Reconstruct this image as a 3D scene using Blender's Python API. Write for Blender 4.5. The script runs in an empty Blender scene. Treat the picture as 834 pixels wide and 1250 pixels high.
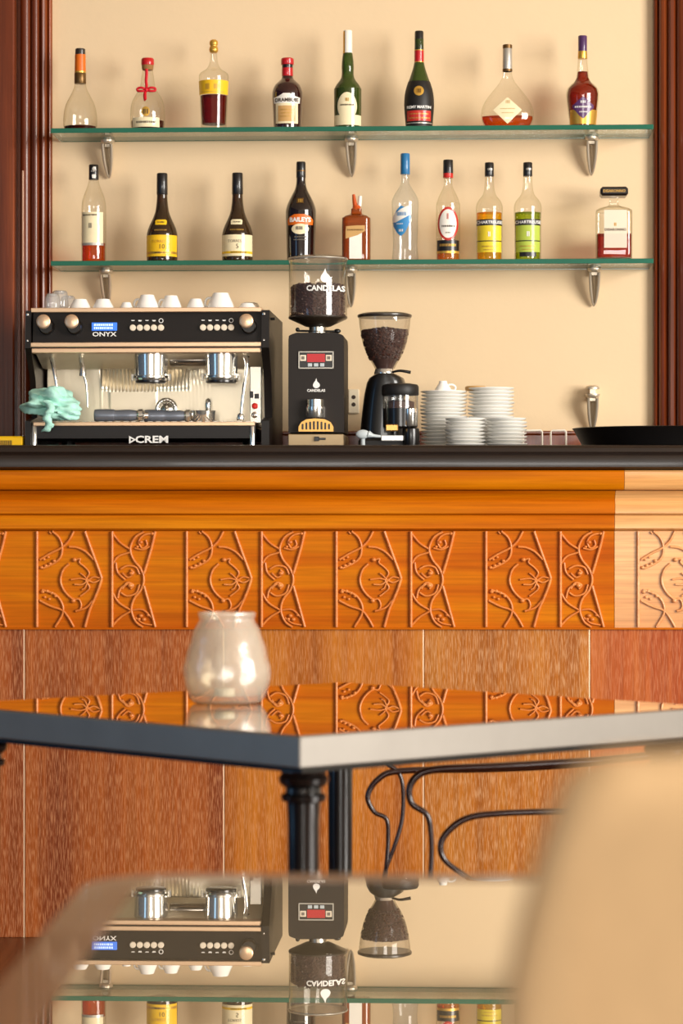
import bpy, bmesh, math, random
from mathutils import Vector, Matrix, noise
random.seed(4)
PI = math.pi
sc = bpy.context.scene
C = bpy.context.collection

# ------------------------------------------------------------------ camera, world, lights
F = 3500.0            # focal length in pixels of the 834 x 1250 frame
H = 1.0735            # camera height
cam_d = bpy.data.cameras.new('camera')
cam = bpy.data.objects.new('camera', cam_d); C.objects.link(cam)
cam.location = (0, 0, H); cam.rotation_euler = (PI/2, 0, 0)
cam_d.sensor_fit = 'VERTICAL'; cam_d.sensor_height = 36.0
cam_d.lens = F/1250*36.0
cam_d.clip_start = 0.05; cam_d.clip_end = 60
cam_d.dof.use_dof = True; cam_d.dof.focus_distance = 7.5; cam_d.dof.aperture_fstop = 5.7
sc.camera = cam

w = bpy.data.worlds.new('world'); sc.world = w; w.use_nodes = True
w.node_tree.nodes['Background'].inputs[0].default_value = (1.0, .86, .68, 1)
w.node_tree.nodes['Background'].inputs[1].default_value = .62

def area(name, loc, target, sx, sy, power, col):
    d = bpy.data.lights.new(name, 'AREA'); d.shape = 'RECTANGLE'; d.size = sx; d.size_y = sy
    d.energy = power; d.color = col
    o = bpy.data.objects.new(name, d); C.objects.link(o); o.location = loc
    o.rotation_euler = (Vector(target)-Vector(loc)).to_track_quat('-Z', 'Y').to_euler()
    return o
area('window_daylight', (6.4, 1.4, 2.3), (0.1, 7.6, 1.4), 3.9, 3.3, 980, (1, .96, .90))
area('rear_fill', (.6, -6.0, 1.1), (0, 8, 1.0), 3.6, 1.8, 320, (1, .97, .92))  # added fill lamp behind the camera, brightens lower wall, bar and chair
area('blue_side_fill', (-3.15, 4.3, 1.1), (0, 4.6, .9), 1.0, 2.0, 11, (.30, .62, 1))  # added blue lamp tinting the left-facing table edge, no doorway here
sc.view_settings.view_transform = 'Standard'; sc.view_settings.look = 'None'
sc.view_settings.gamma = 1; sc.view_settings.use_curve_mapping = False
sc.view_settings.exposure = -0.04
sc.cycles.transparent_max_bounces = 32
sc.cycles.max_bounces = 10

# ------------------------------------------------------------------ materials
def s2l(c):
    return tuple((x/12.92 if x <= .04045 else ((x+.055)/1.055)**2.4) for x in [v/255 for v in c])
def new_mat(name):
    m = bpy.data.materials.new(name); m.use_nodes = True
    return m, m.node_tree.nodes, m.node_tree.links, m.node_tree.nodes['Principled BSDF']
def plain(name, rgb, rough=.5, metal=0, bump=0, bscale=200, coat=0, emis=0, var=.06, vscale=30, ior=1.45):
    """plain painted / metal / plastic surface with a light procedural variation"""
    m, N, L, b = new_mat(name)
    c = s2l(rgb)
    n = N.new('ShaderNodeTexNoise'); n.inputs['Scale'].default_value = vscale; n.inputs['Detail'].default_value = 3
    tc = N.new('ShaderNodeTexCoord'); L.new(tc.outputs['Object'], n.inputs['Vector'])
    mx = N.new('ShaderNodeMix'); mx.data_type = 'RGBA'
    mx.inputs[6].default_value = (*[x*(1-var) for x in c], 1); mx.inputs[7].default_value = (*[min(1, x*(1+var)) for x in c], 1)
    L.new(n.outputs['Fac'], mx.inputs[0]); L.new(mx.outputs[2], b.inputs['Base Color'])
    b.inputs['Roughness'].default_value = rough; b.inputs['Metallic'].default_value = metal
    b.inputs['IOR'].default_value = ior
    b.inputs['Coat Weight'].default_value = coat; b.inputs['Coat Roughness'].default_value = min(.05, rough)
    if emis:
        b.inputs['Emission Color'].default_value = (*c, 1); b.inputs['Emission Strength'].default_value = emis
    if bump:
        n2 = N.new('ShaderNodeTexNoise'); n2.inputs['Scale'].default_value = bscale
        L.new(tc.outputs['Object'], n2.inputs['Vector'])
        bp = N.new('ShaderNodeBump'); bp.inputs['Strength'].default_value = bump; bp.inputs['Distance'].default_value = .01
        L.new(n2.outputs['Fac'], bp.inputs['Height']); L.new(bp.outputs['Normal'], b.inputs['Normal'])
    return m
def wood(name, dark, mid, light, axis='X', fine=90, rough=.35, coat=.3, spec=.35, fleck=None, fleck_amt=.5, bump=.15, seed=0):
    """wood: grain noise stretched along one axis, broad variation, optional pale flecks in the pores"""
    m, N, L, b = new_mat(name)
    tc = N.new('ShaderNodeTexCoord')
    def grain(across, along, det, off):
        mp = N.new('ShaderNodeMapping')
        sc_ = [across]*3; sc_['XYZ'.index(axis)] = along
        mp.inputs['Scale'].default_value = sc_; mp.inputs['Location'].default_value = (seed+off, seed*2.3, off)
        L.new(tc.outputs['Object'], mp.inputs['Vector'])
        n = N.new('ShaderNodeTexNoise'); n.inputs['Scale'].default_value = 1; n.inputs['Detail'].default_value = det
        n.inputs['Distortion'].default_value = .4 if across < 200 else 0
        L.new(mp.outputs[0], n.inputs['Vector']); return n
    g1 = grain(fine*.25, fine*.012, 6, 0); g2 = grain(fine*2.2, fine*.06, 4, 5)
    cr = N.new('ShaderNodeValToRGB'); e = cr.color_ramp.elements
    e[0].position = .3; e[0].color = (*s2l(dark), 1); e[1].position = .72; e[1].color = (*s2l(light), 1)
    k = e.new(.5); k.color = (*s2l(mid), 1)
    L.new(g1.outputs['Fac'], cr.inputs[0])
    mul = N.new('ShaderNodeMix'); mul.data_type = 'RGBA'; mul.blend_type = 'MULTIPLY'; mul.inputs[0].default_value = .45
    cr2 = N.new('ShaderNodeValToRGB'); cr2.color_ramp.elements[0].position = .35; cr2.color_ramp.elements[1].position = .6
    cr2.color_ramp.elements[0].color = (.55, .5, .45, 1)
    L.new(g2.outputs['Fac'], cr2.inputs[0]); L.new(cr.outputs[0], mul.inputs[6]); L.new(cr2.outputs[0], mul.inputs[7])
    out = mul.outputs[2]
    if fleck:
        g3 = grain(fine*11, fine*.75, 2, 9)
        cr3 = N.new('ShaderNodeValToRGB'); cr3.color_ramp.elements[0].position = .47; cr3.color_ramp.elements[1].position = .62
        cr3.color_ramp.elements[0].color = (0, 0, 0, 1); cr3.color_ramp.elements[1].color = (fleck_amt,)*3+(1,)
        L.new(g3.outputs['Fac'], cr3.inputs[0])
        fx = N.new('ShaderNodeMix'); fx.data_type = 'RGBA'; fx.inputs[7].default_value = (*s2l(fleck), 1)
        L.new(cr3.outputs[0], fx.inputs[0]); L.new(out, fx.inputs[6]); out = fx.outputs[2]
    L.new(out, b.inputs['Base Color']); b.inputs['Specular IOR Level'].default_value = spec
    b.inputs['Roughness'].default_value = rough; b.inputs['Coat Weight'].default_value = coat; b.inputs['Coat Roughness'].default_value = .15
    bp = N.new('ShaderNodeBump'); bp.inputs['Strength'].default_value = bump; bp.inputs['Distance'].default_value = .002
    L.new(g2.outputs['Fac'], bp.inputs['Height']); L.new(bp.outputs['Normal'], b.inputs['Normal'])
    return m
def thin_glass(name, tint, rough=.015, ior=1.62, body=None, body_amt=0, wobble=0):
    """thin clear or tinted glass: tinted see-through plus a Fresnel reflection"""
    m = bpy.data.materials.new(name); m.use_nodes = True
    N, L = m.node_tree.nodes, m.node_tree.links; N.clear()
    o = N.new('ShaderNodeOutputMaterial'); t = N.new('ShaderNodeBsdfTransparent'); g = N.new('ShaderNodeBsdfGlossy')
    f = N.new('ShaderNodeFresnel'); mx = N.new('ShaderNodeMixShader')
    t.inputs[0].default_value = (*tint, 1); g.inputs['Roughness'].default_value = rough; 
    ge = N.new('ShaderNodeNewGeometry'); mr = N.new('ShaderNodeMapRange')      # same reflectance seen from either side of the pane
    mr.inputs['To Min'].default_value = ior; mr.inputs['To Max'].default_value = 1/ior
    L.new(ge.outputs['Backfacing'], mr.inputs['Value']); L.new(mr.outputs[0], f.inputs[0])
    tc = N.new('ShaderNodeTexCoord'); n = N.new('ShaderNodeTexNoise'); n.inputs['Scale'].default_value = 60
    L.new(tc.outputs['Object'], n.inputs['Vector'])
    bp = N.new('ShaderNodeBump'); bp.inputs['Strength'].default_value = .012+wobble; bp.inputs['Distance'].default_value = .004
    L.new(n.outputs['Fac'], bp.inputs['Height']); L.new(bp.outputs['Normal'], g.inputs['Normal'])
    dt = N.new('ShaderNodeVectorMath'); dt.operation = 'DOT_PRODUCT'      # light crosses a longer stretch of the wall at a slant
    L.new(ge.outputs['Normal'], dt.inputs[0]); L.new(ge.outputs['Incoming'], dt.inputs[1])
    ab = N.new('ShaderNodeMath'); ab.operation = 'ABSOLUTE'; L.new(dt.outputs['Value'], ab.inputs[0])
    mm = N.new('ShaderNodeMath'); mm.operation = 'MAXIMUM'; mm.inputs[1].default_value = .1; L.new(ab.outputs[0], mm.inputs[0])
    iv = N.new('ShaderNodeMath'); iv.operation = 'DIVIDE'; iv.inputs[0].default_value = 1; L.new(mm.outputs[0], iv.inputs[1])
    cb = N.new('ShaderNodeCombineColor')
    for i in range(3):
        pw = N.new('ShaderNodeMath'); pw.operation = 'POWER'; pw.inputs[0].default_value = tint[i]; L.new(iv.outputs[0], pw.inputs[1]); L.new(pw.outputs[0], cb.inputs[i])
    L.new(cb.outputs[0], t.inputs[0])
    src = t
    if body:
        d = N.new('ShaderNodeBsdfDiffuse'); d.inputs[0].default_value = (*body, 1)
        m2 = N.new('ShaderNodeMixShader'); m2.inputs[0].default_value = body_amt
        L.new(t.outputs[0], m2.inputs[1]); L.new(d.outputs[0], m2.inputs[2]); src = m2
    L.new(f.outputs[0], mx.inputs[0]); L.new(src.outputs[0], mx.inputs[1]); L.new(g.outputs[0], mx.inputs[2])
    L.new(mx.outputs[0], o.inputs[0])
    return m
M = {}
M['wall'] = plain('cream_wall_paint', (230, 203, 164), .8, var=.03, vscale=3, bump=.05, bscale=40)
M['blue_wall'] = plain('dark_blue_wall_paint', (34, 62, 92), .7, var=.1, vscale=3)
M['ceiling_white'] = plain('ceiling_plaster', (236, 226, 208), .9, var=.02)
M['floor'] = wood('floor_wood', (60, 30, 14), (90, 48, 22), (120, 70, 36), 'Y', 60, .4)
M['mahogany'] = wood('mahogany', (72, 27, 8), (116, 49, 16), (150, 74, 32), 'Z', 70, .32, .3, bump=.15)
M['mahogany_highlight'] = plain('highlight_wood', (176, 132, 104), .35, coat=.3)  # bright edge highlight of the pilaster put into a pale colour
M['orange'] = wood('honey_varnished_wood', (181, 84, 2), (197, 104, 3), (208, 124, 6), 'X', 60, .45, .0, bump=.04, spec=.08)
M['orange_dark'] = wood('bar_carcass_wood', (170, 80, 4), (190, 96, 6), (204, 110, 12), 'X', 60, .32, .35, bump=.06)
M['orange_lit'] = wood('window_lit_varnished_wood', (208, 140, 76), (222, 161, 95), (230, 178, 116), 'X', 60, .35, .15, bump=.06, seed=3)  # window light on the bar's right end painted in as lighter wood
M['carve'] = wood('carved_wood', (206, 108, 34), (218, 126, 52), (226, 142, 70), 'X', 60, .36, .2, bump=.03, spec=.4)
M['carve_lit'] = wood('window_lit_carved_wood', (214, 140, 84), (228, 160, 104), (240, 180, 128), 'X', 60, .3, .3, bump=.05)  # carving in the same wash, the light put into its colour
def oak(name, a, b_, c, fl, amt, seed): return wood(name, a, b_, c, 'Z', 42, .5, .0, fleck=fl, fleck_amt=amt, bump=.25, seed=seed, spec=.25)
OAK = [oak('limed_oak_a', (112, 46, 8), (150, 70, 16), (174, 92, 28), (206, 142, 98), .5, 1),
       oak('limed_oak_b', (120, 50, 10), (156, 76, 18), (176, 96, 30), (206, 142, 96), .5, 4),
       oak('limed_oak_c', (140, 68, 6), (176, 97, 14), (196, 119, 26), (212, 150, 100), .42, 7),
       oak('limed_oak_d', (138, 70, 8), (174, 99, 18), (194, 122, 32), (214, 166, 120), .5, 11),
       oak('red_plain_oak', (120, 44, 8), (162, 70, 18), (192, 104, 38), (220, 150, 106), .25, 15)]
M['seam'] = plain('pale_seam_strip', (226, 186, 150), .3, .3)
M['counter'] = plain('black_polished_counter', (32, 20, 13), .3, coat=.12, var=.3, vscale=12)
M['chrome'] = plain('chrome', (242, 238, 230), .12, .92)
M['satin'] = plain('satin_nickel', (214, 200, 178), .35, .6)
M['plate'] = plain('satin_steel_plate', (240, 226, 200), .3, .62, var=.06, vscale=20)
M['steel'] = plain('brushed_steel', (205, 198, 186), .25, 1, var=.1)
M['steel_dark'] = plain('dark_steel', (132, 138, 150), .35, .6)
M['rose_metal'] = plain('champagne_anodised_rail', (232, 196, 160), .32, .75)
M['black'] = plain('black_enamel', (16, 13, 11), .3, coat=.3)
M['black_matt'] = plain('black_matt_plastic', (22, 19, 17), .5)
M['fascia_black'] = plain('fascia_black', (20, 13, 9), .45, var=.1)
M['brown_black'] = plain('warm_black_enamel', (28, 19, 12), .6)
M['white_ceramic'] = plain('white_ceramic', (250, 248, 242), .15, coat=.4, var=.01)
M['white_print'] = plain('white_print', (245, 242, 236), .5)
M['grey_print'] = plain('grey_print', (120, 112, 100), .6)
M['dark_print'] = plain('dark_print', (58, 44, 34), .6)
M['gold_print'] = plain('gold_print', (196, 152, 70), .4, .4)
M['blue_screen'] = plain('blue_screen', (58, 120, 226), .3, emis=.5)
M['screen_text'] = plain('screen_text', (205, 228, 255), .3, emis=.6)
M['red_screen'] = plain('red_screen', (176, 20, 26), .3, emis=.25)
M['led_key'] = plain('pale_push_button', (238, 222, 198), .4)
M['red'] = plain('red_plastic', (200, 34, 22), .3)
M['mint'] = plain('mint_cloth', (180, 236, 216), .85, bump=.3, bscale=300, var=.25, vscale=22)
M['yellow'] = plain('yellow_packet', (248, 194, 10), .4)
M['beige_metal'] = plain('beige_metal', (176, 152, 116), .4, .4)
M['cream_socket'] = plain('cream_plastic', (236, 220, 190), .4)
M['bean'] = plain('roasted_coffee_bean', (66, 30, 15), .5, coat=.05, var=.4, vscale=120)
M['brass'] = plain('brass', (196, 150, 84), .3, .8)
M['tin_tag'] = plain('pale_grey_plastic', (196, 204, 206), .4)
M['iron'] = plain('dark_bent_wood', (44, 18, 10), .25, coat=.5)
M['leg_black'] = plain('black_gloss_table_leg', (14, 11, 10), .16, coat=.8)
M['edge_metal'] = plain('grey_metal_table_band', (146, 140, 132), .4, .55, var=.1, vscale=14)
M['table_top'] = plain('dark_brown_glass_table_top', (98, 60, 32), .008, coat=1.0, var=.1, ior=1.6)
M['rim_wood'] = plain('pale_wood_table_rim', (132, 92, 60), .35, coat=.3, var=.15, vscale=9)
M['mirror_glass'] = plain('glass_over_tan_board', (206, 184, 148), .004, .62, var=.03, coat=1.0)
M['cream_cloth'] = plain('cream_slip_cover', (226, 188, 140), .9, bump=.25, bscale=60, var=.08, vscale=8)
M['tray'] = plain('black_tray', (14, 12, 12), .35)
M['white_wire'] = plain('white_coated_wire', (245, 236, 220), .4)
M['tan_paper'] = plain('tan_label', (206, 160, 96), .6, coat=.5)
M['cream_paper'] = plain('cream_label', (244, 228, 186), .6, coat=.5)
M['white_paper'] = plain('white_label', (244, 238, 226), .6, coat=.5)
M['yellow_paper'] = plain('yellow_label', (246, 196, 18), .55, coat=.5)
M['lime_paper'] = plain('lime_label', (178, 196, 70), .55, coat=.5)
M['lemon_paper'] = plain('lemon_label', (232, 206, 44), .55, coat=.5)
M['red_paper'] = plain('red_label', (196, 40, 26), .5, coat=.5)
M['blue_paper'] = plain('blue_label', (54, 138, 196), .5, coat=.5)
M['purple_paper'] = plain('purple_label', (86, 44, 96), .45, coat=.5)
M['orange_foil'] = plain('orange_foil', (226, 108, 14), .4)
M['gold_foil'] = plain('gold_foil', (218, 170, 74), .3, .6)
M['bronze_foil'] = plain('bronze_foil', (112, 82, 44), .35, .6)
M['silver_foil'] = plain('silver_foil', (186, 180, 168), .35, .5)
M['dark_cap'] = plain('dark_brown_cap', (44, 34, 24), .4, coat=.4)
M['black_cap'] = plain('black_cap', (24, 20, 18), .35, coat=.4)
M['red_wax'] = plain('red_wax', (190, 20, 26), .3, coat=.3)
M['ribbon'] = plain('red_ribbon', (206, 16, 34), .5)
M['purple_cap'] = plain('purple_cap', (74, 40, 88), .35, coat=.4)
M['blue_cap'] = plain('blue_cap', (34, 112, 164), .35, coat=.4)
M['orange_cap'] = plain('orange_cap', (196, 80, 20), .35, coat=.4)
M['white_cap'] = plain('white_cap', (240, 234, 220), .4, coat=.4)
M['cork'] = plain('cork', (150, 108, 60), .8)
M['dark_glass'] = plain('near_black_bottle_glass', (26, 13, 10), .06, coat=1.0)
M['drambuie_glass'] = plain('dark_plum_bottle_glass', (46, 14, 12), .06, coat=1.0)
M['g_clear'] = thin_glass('clear_bottle_glass', (.97, .967, .945))
M['g_white'] = thin_glass('clear_white_glass', (.95, .96, .96), body=(.9, .9, .88), body_amt=.05)
M['g_hopper'] = thin_glass('clear_hopper_plastic', (.93, .92, .90), body=(.85, .83, .8), body_amt=.025)
M['g_green'] = thin_glass('green_bottle_glass', (.12, .24, .04), body=(.10, .15, .02), body_amt=.35)
M['g_olive'] = thin_glass('dark_olive_bottle_glass', (.16, .14, .03), body=(.05, .045, .01), body_amt=.5)
M['g_brown'] = thin_glass('brown_bottle_glass', (.26, .12, .03), body=(.07, .035, .012), body_amt=.5)
M['g_amber'] = thin_glass('amber_bottle_glass', (.66, .24, .04), body=(.42, .09, .006), body_amt=.45)
M['g_crackle'] = thin_glass('crackle_glass', (.98, .95, .88), rough=.22, ior=1.9, body=(1, .95, .85), body_amt=.19, wobble=.3)
M['l_red'] = thin_glass('dark_red_liqueur', (.50, .06, .015), body=(.20, .008, .002), body_amt=.35, ior=1.12)
M['l_deep'] = thin_glass('deep_red_spirit', (.30, .05, .03), body=(.08, .01, .005), body_amt=.5, ior=1.12)
M['l_amber'] = thin_glass('amber_spirit', (.88, .34, .05), body=(.55, .12, .006), body_amt=.22, ior=1.12)
M['l_cognac'] = thin_glass('cognac', (.60, .15, .014), body=(.30, .03, .001), body_amt=.3, ior=1.12)
M['l_rum'] = thin_glass('golden_rum', (.92, .52, .12), body=(.7, .28, .03), body_amt=.3, ior=1.12)
M['l_yellow'] = thin_glass('yellow_liqueur', (.97, .78, .06), body=(.9, .55, .01), body_amt=.2, ior=1.12)
M['l_lime'] = thin_glass('green_liqueur', (.66, .76, .08), body=(.40, .46, .02), body_amt=.25, ior=1.12)
M['l_scarlet'] = thin_glass('amaretto', (.72, .16, .02), body=(.42, .03, .003), body_amt=.35, ior=1.12)
M['shelf_glass'] = thin_glass('shelf_glass', (.985, .995, .99))
M['shelf_edge'] = plain('green_glass_edge', (16, 98, 76), .12, coat=.5, var=.2, vscale=8)

# ------------------------------------------------------------------ mesh helpers
def crom(pts, n=6):
    """Catmull-Rom through points of any dimension"""
    if len(pts) < 3: return [tuple(p) for p in pts]
    P = [Vector(p) for p in pts]; out = []
    for i in range(len(P)-1):
        a = P[i-1] if i else P[0]*2-P[1]; b = P[i]; c = P[i+1]; d = P[i+2] if i+2 < len(P) else P[-1]*2-P[-2]
        for k in range(n):
            t = k/n
            out.append(tuple(.5*((2*b)+(c-a)*t+(2*a-5*b+4*c-d)*t*t+(3*b-a-3*c+d)*t**3)))
    out.append(tuple(P[-1])); return out
class MB:
    def __init__(s): s.v = []; s.f = []; s.m = []; s.round = False
    def add(s, v, f, m=0):
        o = len(s.v); s.v += [tuple(p) for p in v]; s.f += [tuple(i+o for i in q) for q in f]; s.m += [m]*len(f); return s
    def box(s, x0, x1, y0, y1, z0, z1, m=0, bev=0):
        if bev:
            b = bev; X = (x0, x1); Y = (y0, y1); Z = (z0, z1)
            bm = bmesh.new(); bmesh.ops.create_cube(bm, size=1)
            for p in bm.verts: p.co = Vector(((x0+x1)/2+p.co.x*(x1-x0), (y0+y1)/2+p.co.y*(y1-y0), (z0+z1)/2+p.co.z*(z1-z0)))
            bmesh.ops.bevel(bm, geom=list(bm.edges), offset=b, segments=1, affect='EDGES', profile=.5)
            bm.verts.index_update()
            s.add([p.co for p in bm.verts], [[q.index for q in f.verts] for f in bm.faces], m); bm.free(); return s
        v = [(x, y, z) for z in (z0, z1) for y in (y0, y1) for x in (x0, x1)]
        return s.add(v, [(0, 2, 3, 1), (4, 5, 7, 6), (0, 1, 5, 4), (2, 6, 7, 3), (0, 4, 6, 2), (1, 3, 7, 5)], m)
    def lathe(s, prof, seg=32, n=2, sq=1, c=(0, 0, 0), m=0, cap=True, ax='Z', a0=0):
        """profile of (r, h); n > 2 squares the section; sq flattens it in depth"""
        v = []; f = []
        for r, h in prof:
            for k in range(seg):
                a = a0+2*PI*k/seg; ca, sa = math.cos(a), math.sin(a)
                if n != 2: ca = math.copysign(abs(ca)**(2/n), ca); sa = math.copysign(abs(sa)**(2/n), sa)
                p = (r*ca, r*sa*sq, h)
                if ax == 'X': p = (p[2], p[0], p[1])
                elif ax == 'Y': p = (p[0], p[2], -p[1])
                v.append((p[0]+c[0], p[1]+c[1], p[2]+c[2]))
        R = len(prof)
        for i in range(R-1):
            for k in range(seg):
                k2 = (k+1) % seg; f.append((i*seg+k, i*seg+k2, (i+1)*seg+k2, (i+1)*seg+k))
        if cap:
            if prof[0][0] > 1e-6: f.append(tuple(range(seg-1, -1, -1)))
            if prof[-1][0] > 1e-6: f.append(tuple((R-1)*seg+k for k in range(seg)))
        return s.add(v, f, m)
    def prism(s, poly, a, b, ax='Y', m=0):
        """closed 2-D polygon extruded from a to b along an axis"""
        def P(p, t): return {'Y': (p[0], t, p[1]), 'X': (t, p[0], p[1]), 'Z': (p[0], p[1], t)}[ax]
        n = len(poly); v = [P(p, a) for p in poly]+[P(p, b) for p in poly]
        return s.add(v, [tuple(range(n)), tuple(range(2*n-1, n-1, -1))]+[(i, i+n, (i+1) % n+n, (i+1) % n) for i in range(n)], m)
    def tube(s, pts, r, seg=8, m=0, smooth=5, closed=False, flat=None):
        s.round = True
        pts = crom(pts, smooth) if smooth else pts
        P = [Vector(p) for p in pts]; n = len(P); v = []; f = []
        up = Vector((0, 1, 0)); rr = r if isinstance(r, (list, tuple)) else None
        for i, p in enumerate(P):
            if closed: t = (P[(i+1) % n]-P[i-1])
            else: t = P[min(i+1, n-1)]-P[max(i-1, 0)]
            t = t.normalized() if t.length > 1e-9 else Vector((1, 0, 0))
            u = up if abs(t.dot(up)) < .9 else Vector((1, 0, 0))
            a = t.cross(u).normalized(); b = a.cross(t).normalized()
            if rr: x = i/(n-1)*(len(rr)-1); j = min(int(x), len(rr)-2); R = rr[j]*(1-(x-j))+rr[j+1]*(x-j)
            else: R = r
            for k in range(seg):
                q = 2*PI*k/seg; v.append(p+a*math.cos(q)*R+b*math.sin(q)*R*(flat or 1))
        for i in range(n if closed else n-1):
            for k in range(seg):
                k2 = (k+1) % seg; j = (i+1) % n
                f.append((i*seg+k, j*seg+k, j*seg+k2, i*seg+k2))
        if not closed: f += [tuple(range(seg)), tuple((n-1)*seg+k for k in range(seg-1, -1, -1))]
        return s.add(v, f, m)
    def ball(s, c, r, sx=1, sy=1, sz=1, seg=12, m=0, rot=None):
        v = []; f = []; rings = max(4, seg//2)
        for i in range(rings+1):
            t = PI*i/rings
            for k in range(seg):
                a = 2*PI*k/seg
                p = Vector((r*sx*math.sin(t)*math.cos(a), r*sy*math.sin(t)*math.sin(a), r*sz*math.cos(t)))
                if rot: p = rot @ p
                v.append(p+Vector(c))
        for i in range(rings):
            for k in range(seg):
                k2 = (k+1) % seg; f.append((i*seg+k, (i+1)*seg+k, (i+1)*seg+k2, i*seg+k2))
        return s.add(v, f, m)
    def build(s, name, mats, parent=None, angle=35, smooth=True, loc=None, rz=0):
        me = bpy.data.meshes.new(name)
        me.from_pydata(s.v, [], s.f)
        mats = mats if isinstance(mats, (list, tuple)) else [mats]
        for q in mats: me.materials.append(M[q] if isinstance(q, str) else q)
        me.polygons.foreach_set('material_index', s.m)
        bm = bmesh.new(); bm.from_mesh(me); bmesh.ops.remove_doubles(bm, verts=bm.verts, dist=1e-6)
        bmesh.ops.recalc_face_normals(bm, faces=bm.faces); bm.to_mesh(me); bm.free()
        if smooth:
            me.shade_smooth(); me.set_sharp_from_angle(angle=math.radians(max(angle, 65) if s.round else angle))
        o = bpy.data.objects.new(name, me); C.objects.link(o)
        if parent: o.parent = parent
        if loc: o.location = loc
        if rz: o.rotation_euler = (0, 0, rz)
        return o
def tag(o, label, cat, group=None, kind=None):
    o['label'] = label
    if cat: o['category'] = cat
    if group: o['group'] = group
    if kind: o['kind'] = kind
    return o
def thing(name, label, cat, loc, rz=0, group=None):
    o = bpy.data.objects.new(name, None); C.objects.link(o); o.empty_display_size = .05
    o.location = loc; o.rotation_euler = (0, 0, rz)
    return tag(o, label, cat, group)
def structure(o, label): o['kind'] = 'structure'; o['label'] = label; return o
def dup(o, parent=None):
    c = o.copy(); C.objects.link(c); c.parent = parent
    for ch in [x for x in o.children]: dup(ch, c)
    return c
_tc = {}
def text_geo(s, size, bold=.0):
    """flat outline geometry of a string, centred, in x/z"""
    key = (s, round(size, 6), bold)
    if key in _tc: return _tc[key]
    cu = bpy.data.curves.new('lettering', 'FONT'); cu.body = s; cu.size = size; cu.align_x = 'CENTER'; cu.align_y = 'CENTER'
    cu.resolution_u = 2; cu.offset = bold*size
    ob = bpy.data.objects.new('lettering', cu); C.objects.link(ob)
    dg = bpy.context.evaluated_depsgraph_get(); me = bpy.data.meshes.new_from_object(ob.evaluated_get(dg))
    r = ([(p.co.x, p.co.y) for p in me.vertices], [tuple(q.vertices) for q in me.polygons])
    bpy.data.objects.remove(ob); bpy.data.curves.remove(cu); bpy.data.meshes.remove(me)
    _tc[key] = r; return r
def text_on(mb, s, x, z, size, surf, bold=.02, sx=1.0, rot=0, m=0):
    v, f = text_geo(s, size, bold); ca, sa = math.cos(rot), math.sin(rot)
    return mb.add([surf(x+(p[0]*ca*sx-p[1]*sa), z+(p[0]*sa*sx+p[1]*ca)) for p in v], f, m)

# ------------------------------------------------------------------ geometry of the two planes
def front(px, py, D):            # a point at distance D seen at a pixel
    return Vector(((px-417)*D/F, D, H-(py-625)*D/F))
TH = math.radians(-2.8); WY = 8.23      # back wall: turned a little, wall foot at Y = 8.23
def back(px, v, py=None, z=None):
    """world point, v metres in front of the back wall; returns (point, metres per pixel)"""
    a = (px-417)/F; c, s = math.cos(TH), math.sin(TH)
    u = (a*(WY-v*c)-v*s)/(c-a*s)
    X = u*c+v*s; Y = WY+u*s-v*c
    Z = H-(py-625)*Y/F if py is not None else z
    return Vector((X, Y, Z)), Y/F
BACK_Z = H-(543-625)*(7.23-.06)/F        # bar worktop height
BARD = 7.23; BS = BARD/F                  # bar front distance, metres per pixel there
def bz(py, D=BARD): return H-(py-625)*D/F
def bx_(px, D=BARD): return (px-417)*D/F

# ------------------------------------------------------------------ the room
def wall_local(mb, name, mat): return mb.build(name, mat, loc=(0, WY, 0), rz=TH)
fl = MB().box(-4, 4, -2, 10, -.1, 0).build('floor', 'floor'); structure(fl, 'brown wooden floor of the cafe')
wl = wall_local(MB().box(-3.5, 3.5, 0, .12, 0, 3.4), 'wall_back', 'wall'); structure(wl, 'cream painted wall behind the bar shelves')
def u_of(px, v=0):
    p, s = back(px, v, 300); c, n = math.cos(TH), math.sin(TH)
    return (p.x*c+(p.y-WY)*n)
# left pilaster: fluted moulding and flat board; right pilaster mirrored
def flutes(pts): return [(u_of(px, v), -v) for px, v in pts]
left_prof = [(64, -.002), (64, .020), (62.5, .028), (60.5, .030), (59, .026), (58, .020), (57, .034), (54.5, .042), (51.5, .044), (49.5, .038), (48.5, .032),
             (47.5, .046), (44.5, .054), (41, .055), (38.5, .050), (37.5, .042), (36.5, .058), (33, .066), (29, .068), (26.5, .064), (25, .05), (25, -.002)]
t1 = structure(bpy.data.objects.new('trim_1', None), 'dark wooden pilaster with fluted moulding left of the shelves'); C.objects.link(t1)
t1.location = (0, WY, 0); t1.rotation_euler = (0, 0, TH)
MB().prism(flutes(left_prof), 0, 3.4, 'Z').build('fluted_moulding', 'mahogany', t1, angle=50)
MB().box(u_of(-150), u_of(20, .05), -.09, .0, 0, 3.4, bev=.004).build('flat_board', 'mahogany', t1)
MB().box(u_of(20, .03), u_of(25.5, .03), -.03, .0, 0, 3.4).build('groove_board', 'mahogany', t1)
MB().tube([(u_of(28, .068), -.07, .3), (u_of(28, .068), -.07, 2.05)], .0032, 8, smooth=0).build('highlight_bead', 'mahogany_highlight', t1)  # thin bead standing in for the highlight along the board edge
right_prof = [(797.5, -.002), (797.5, .020), (799, .028), (801, .030), (803, .026), (804, .020), (805, .034), (808, .042), (811, .044), (814, .038), (815.5, .032),
              (816.5, .046), (819, .054), (823, .055), (825, .050), (826, .042), (827.5, .058), (832, .066), (838, .068), (842, .064), (844, .05), (844, -.002)]
t2 = structure(bpy.data.objects.new('trim_2', None), 'reddish wooden pilaster with fluted moulding right of the shelves'); C.objects.link(t2)
t2.location = (0, WY, 0); t2.rotation_euler = (0, 0, TH)
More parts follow.
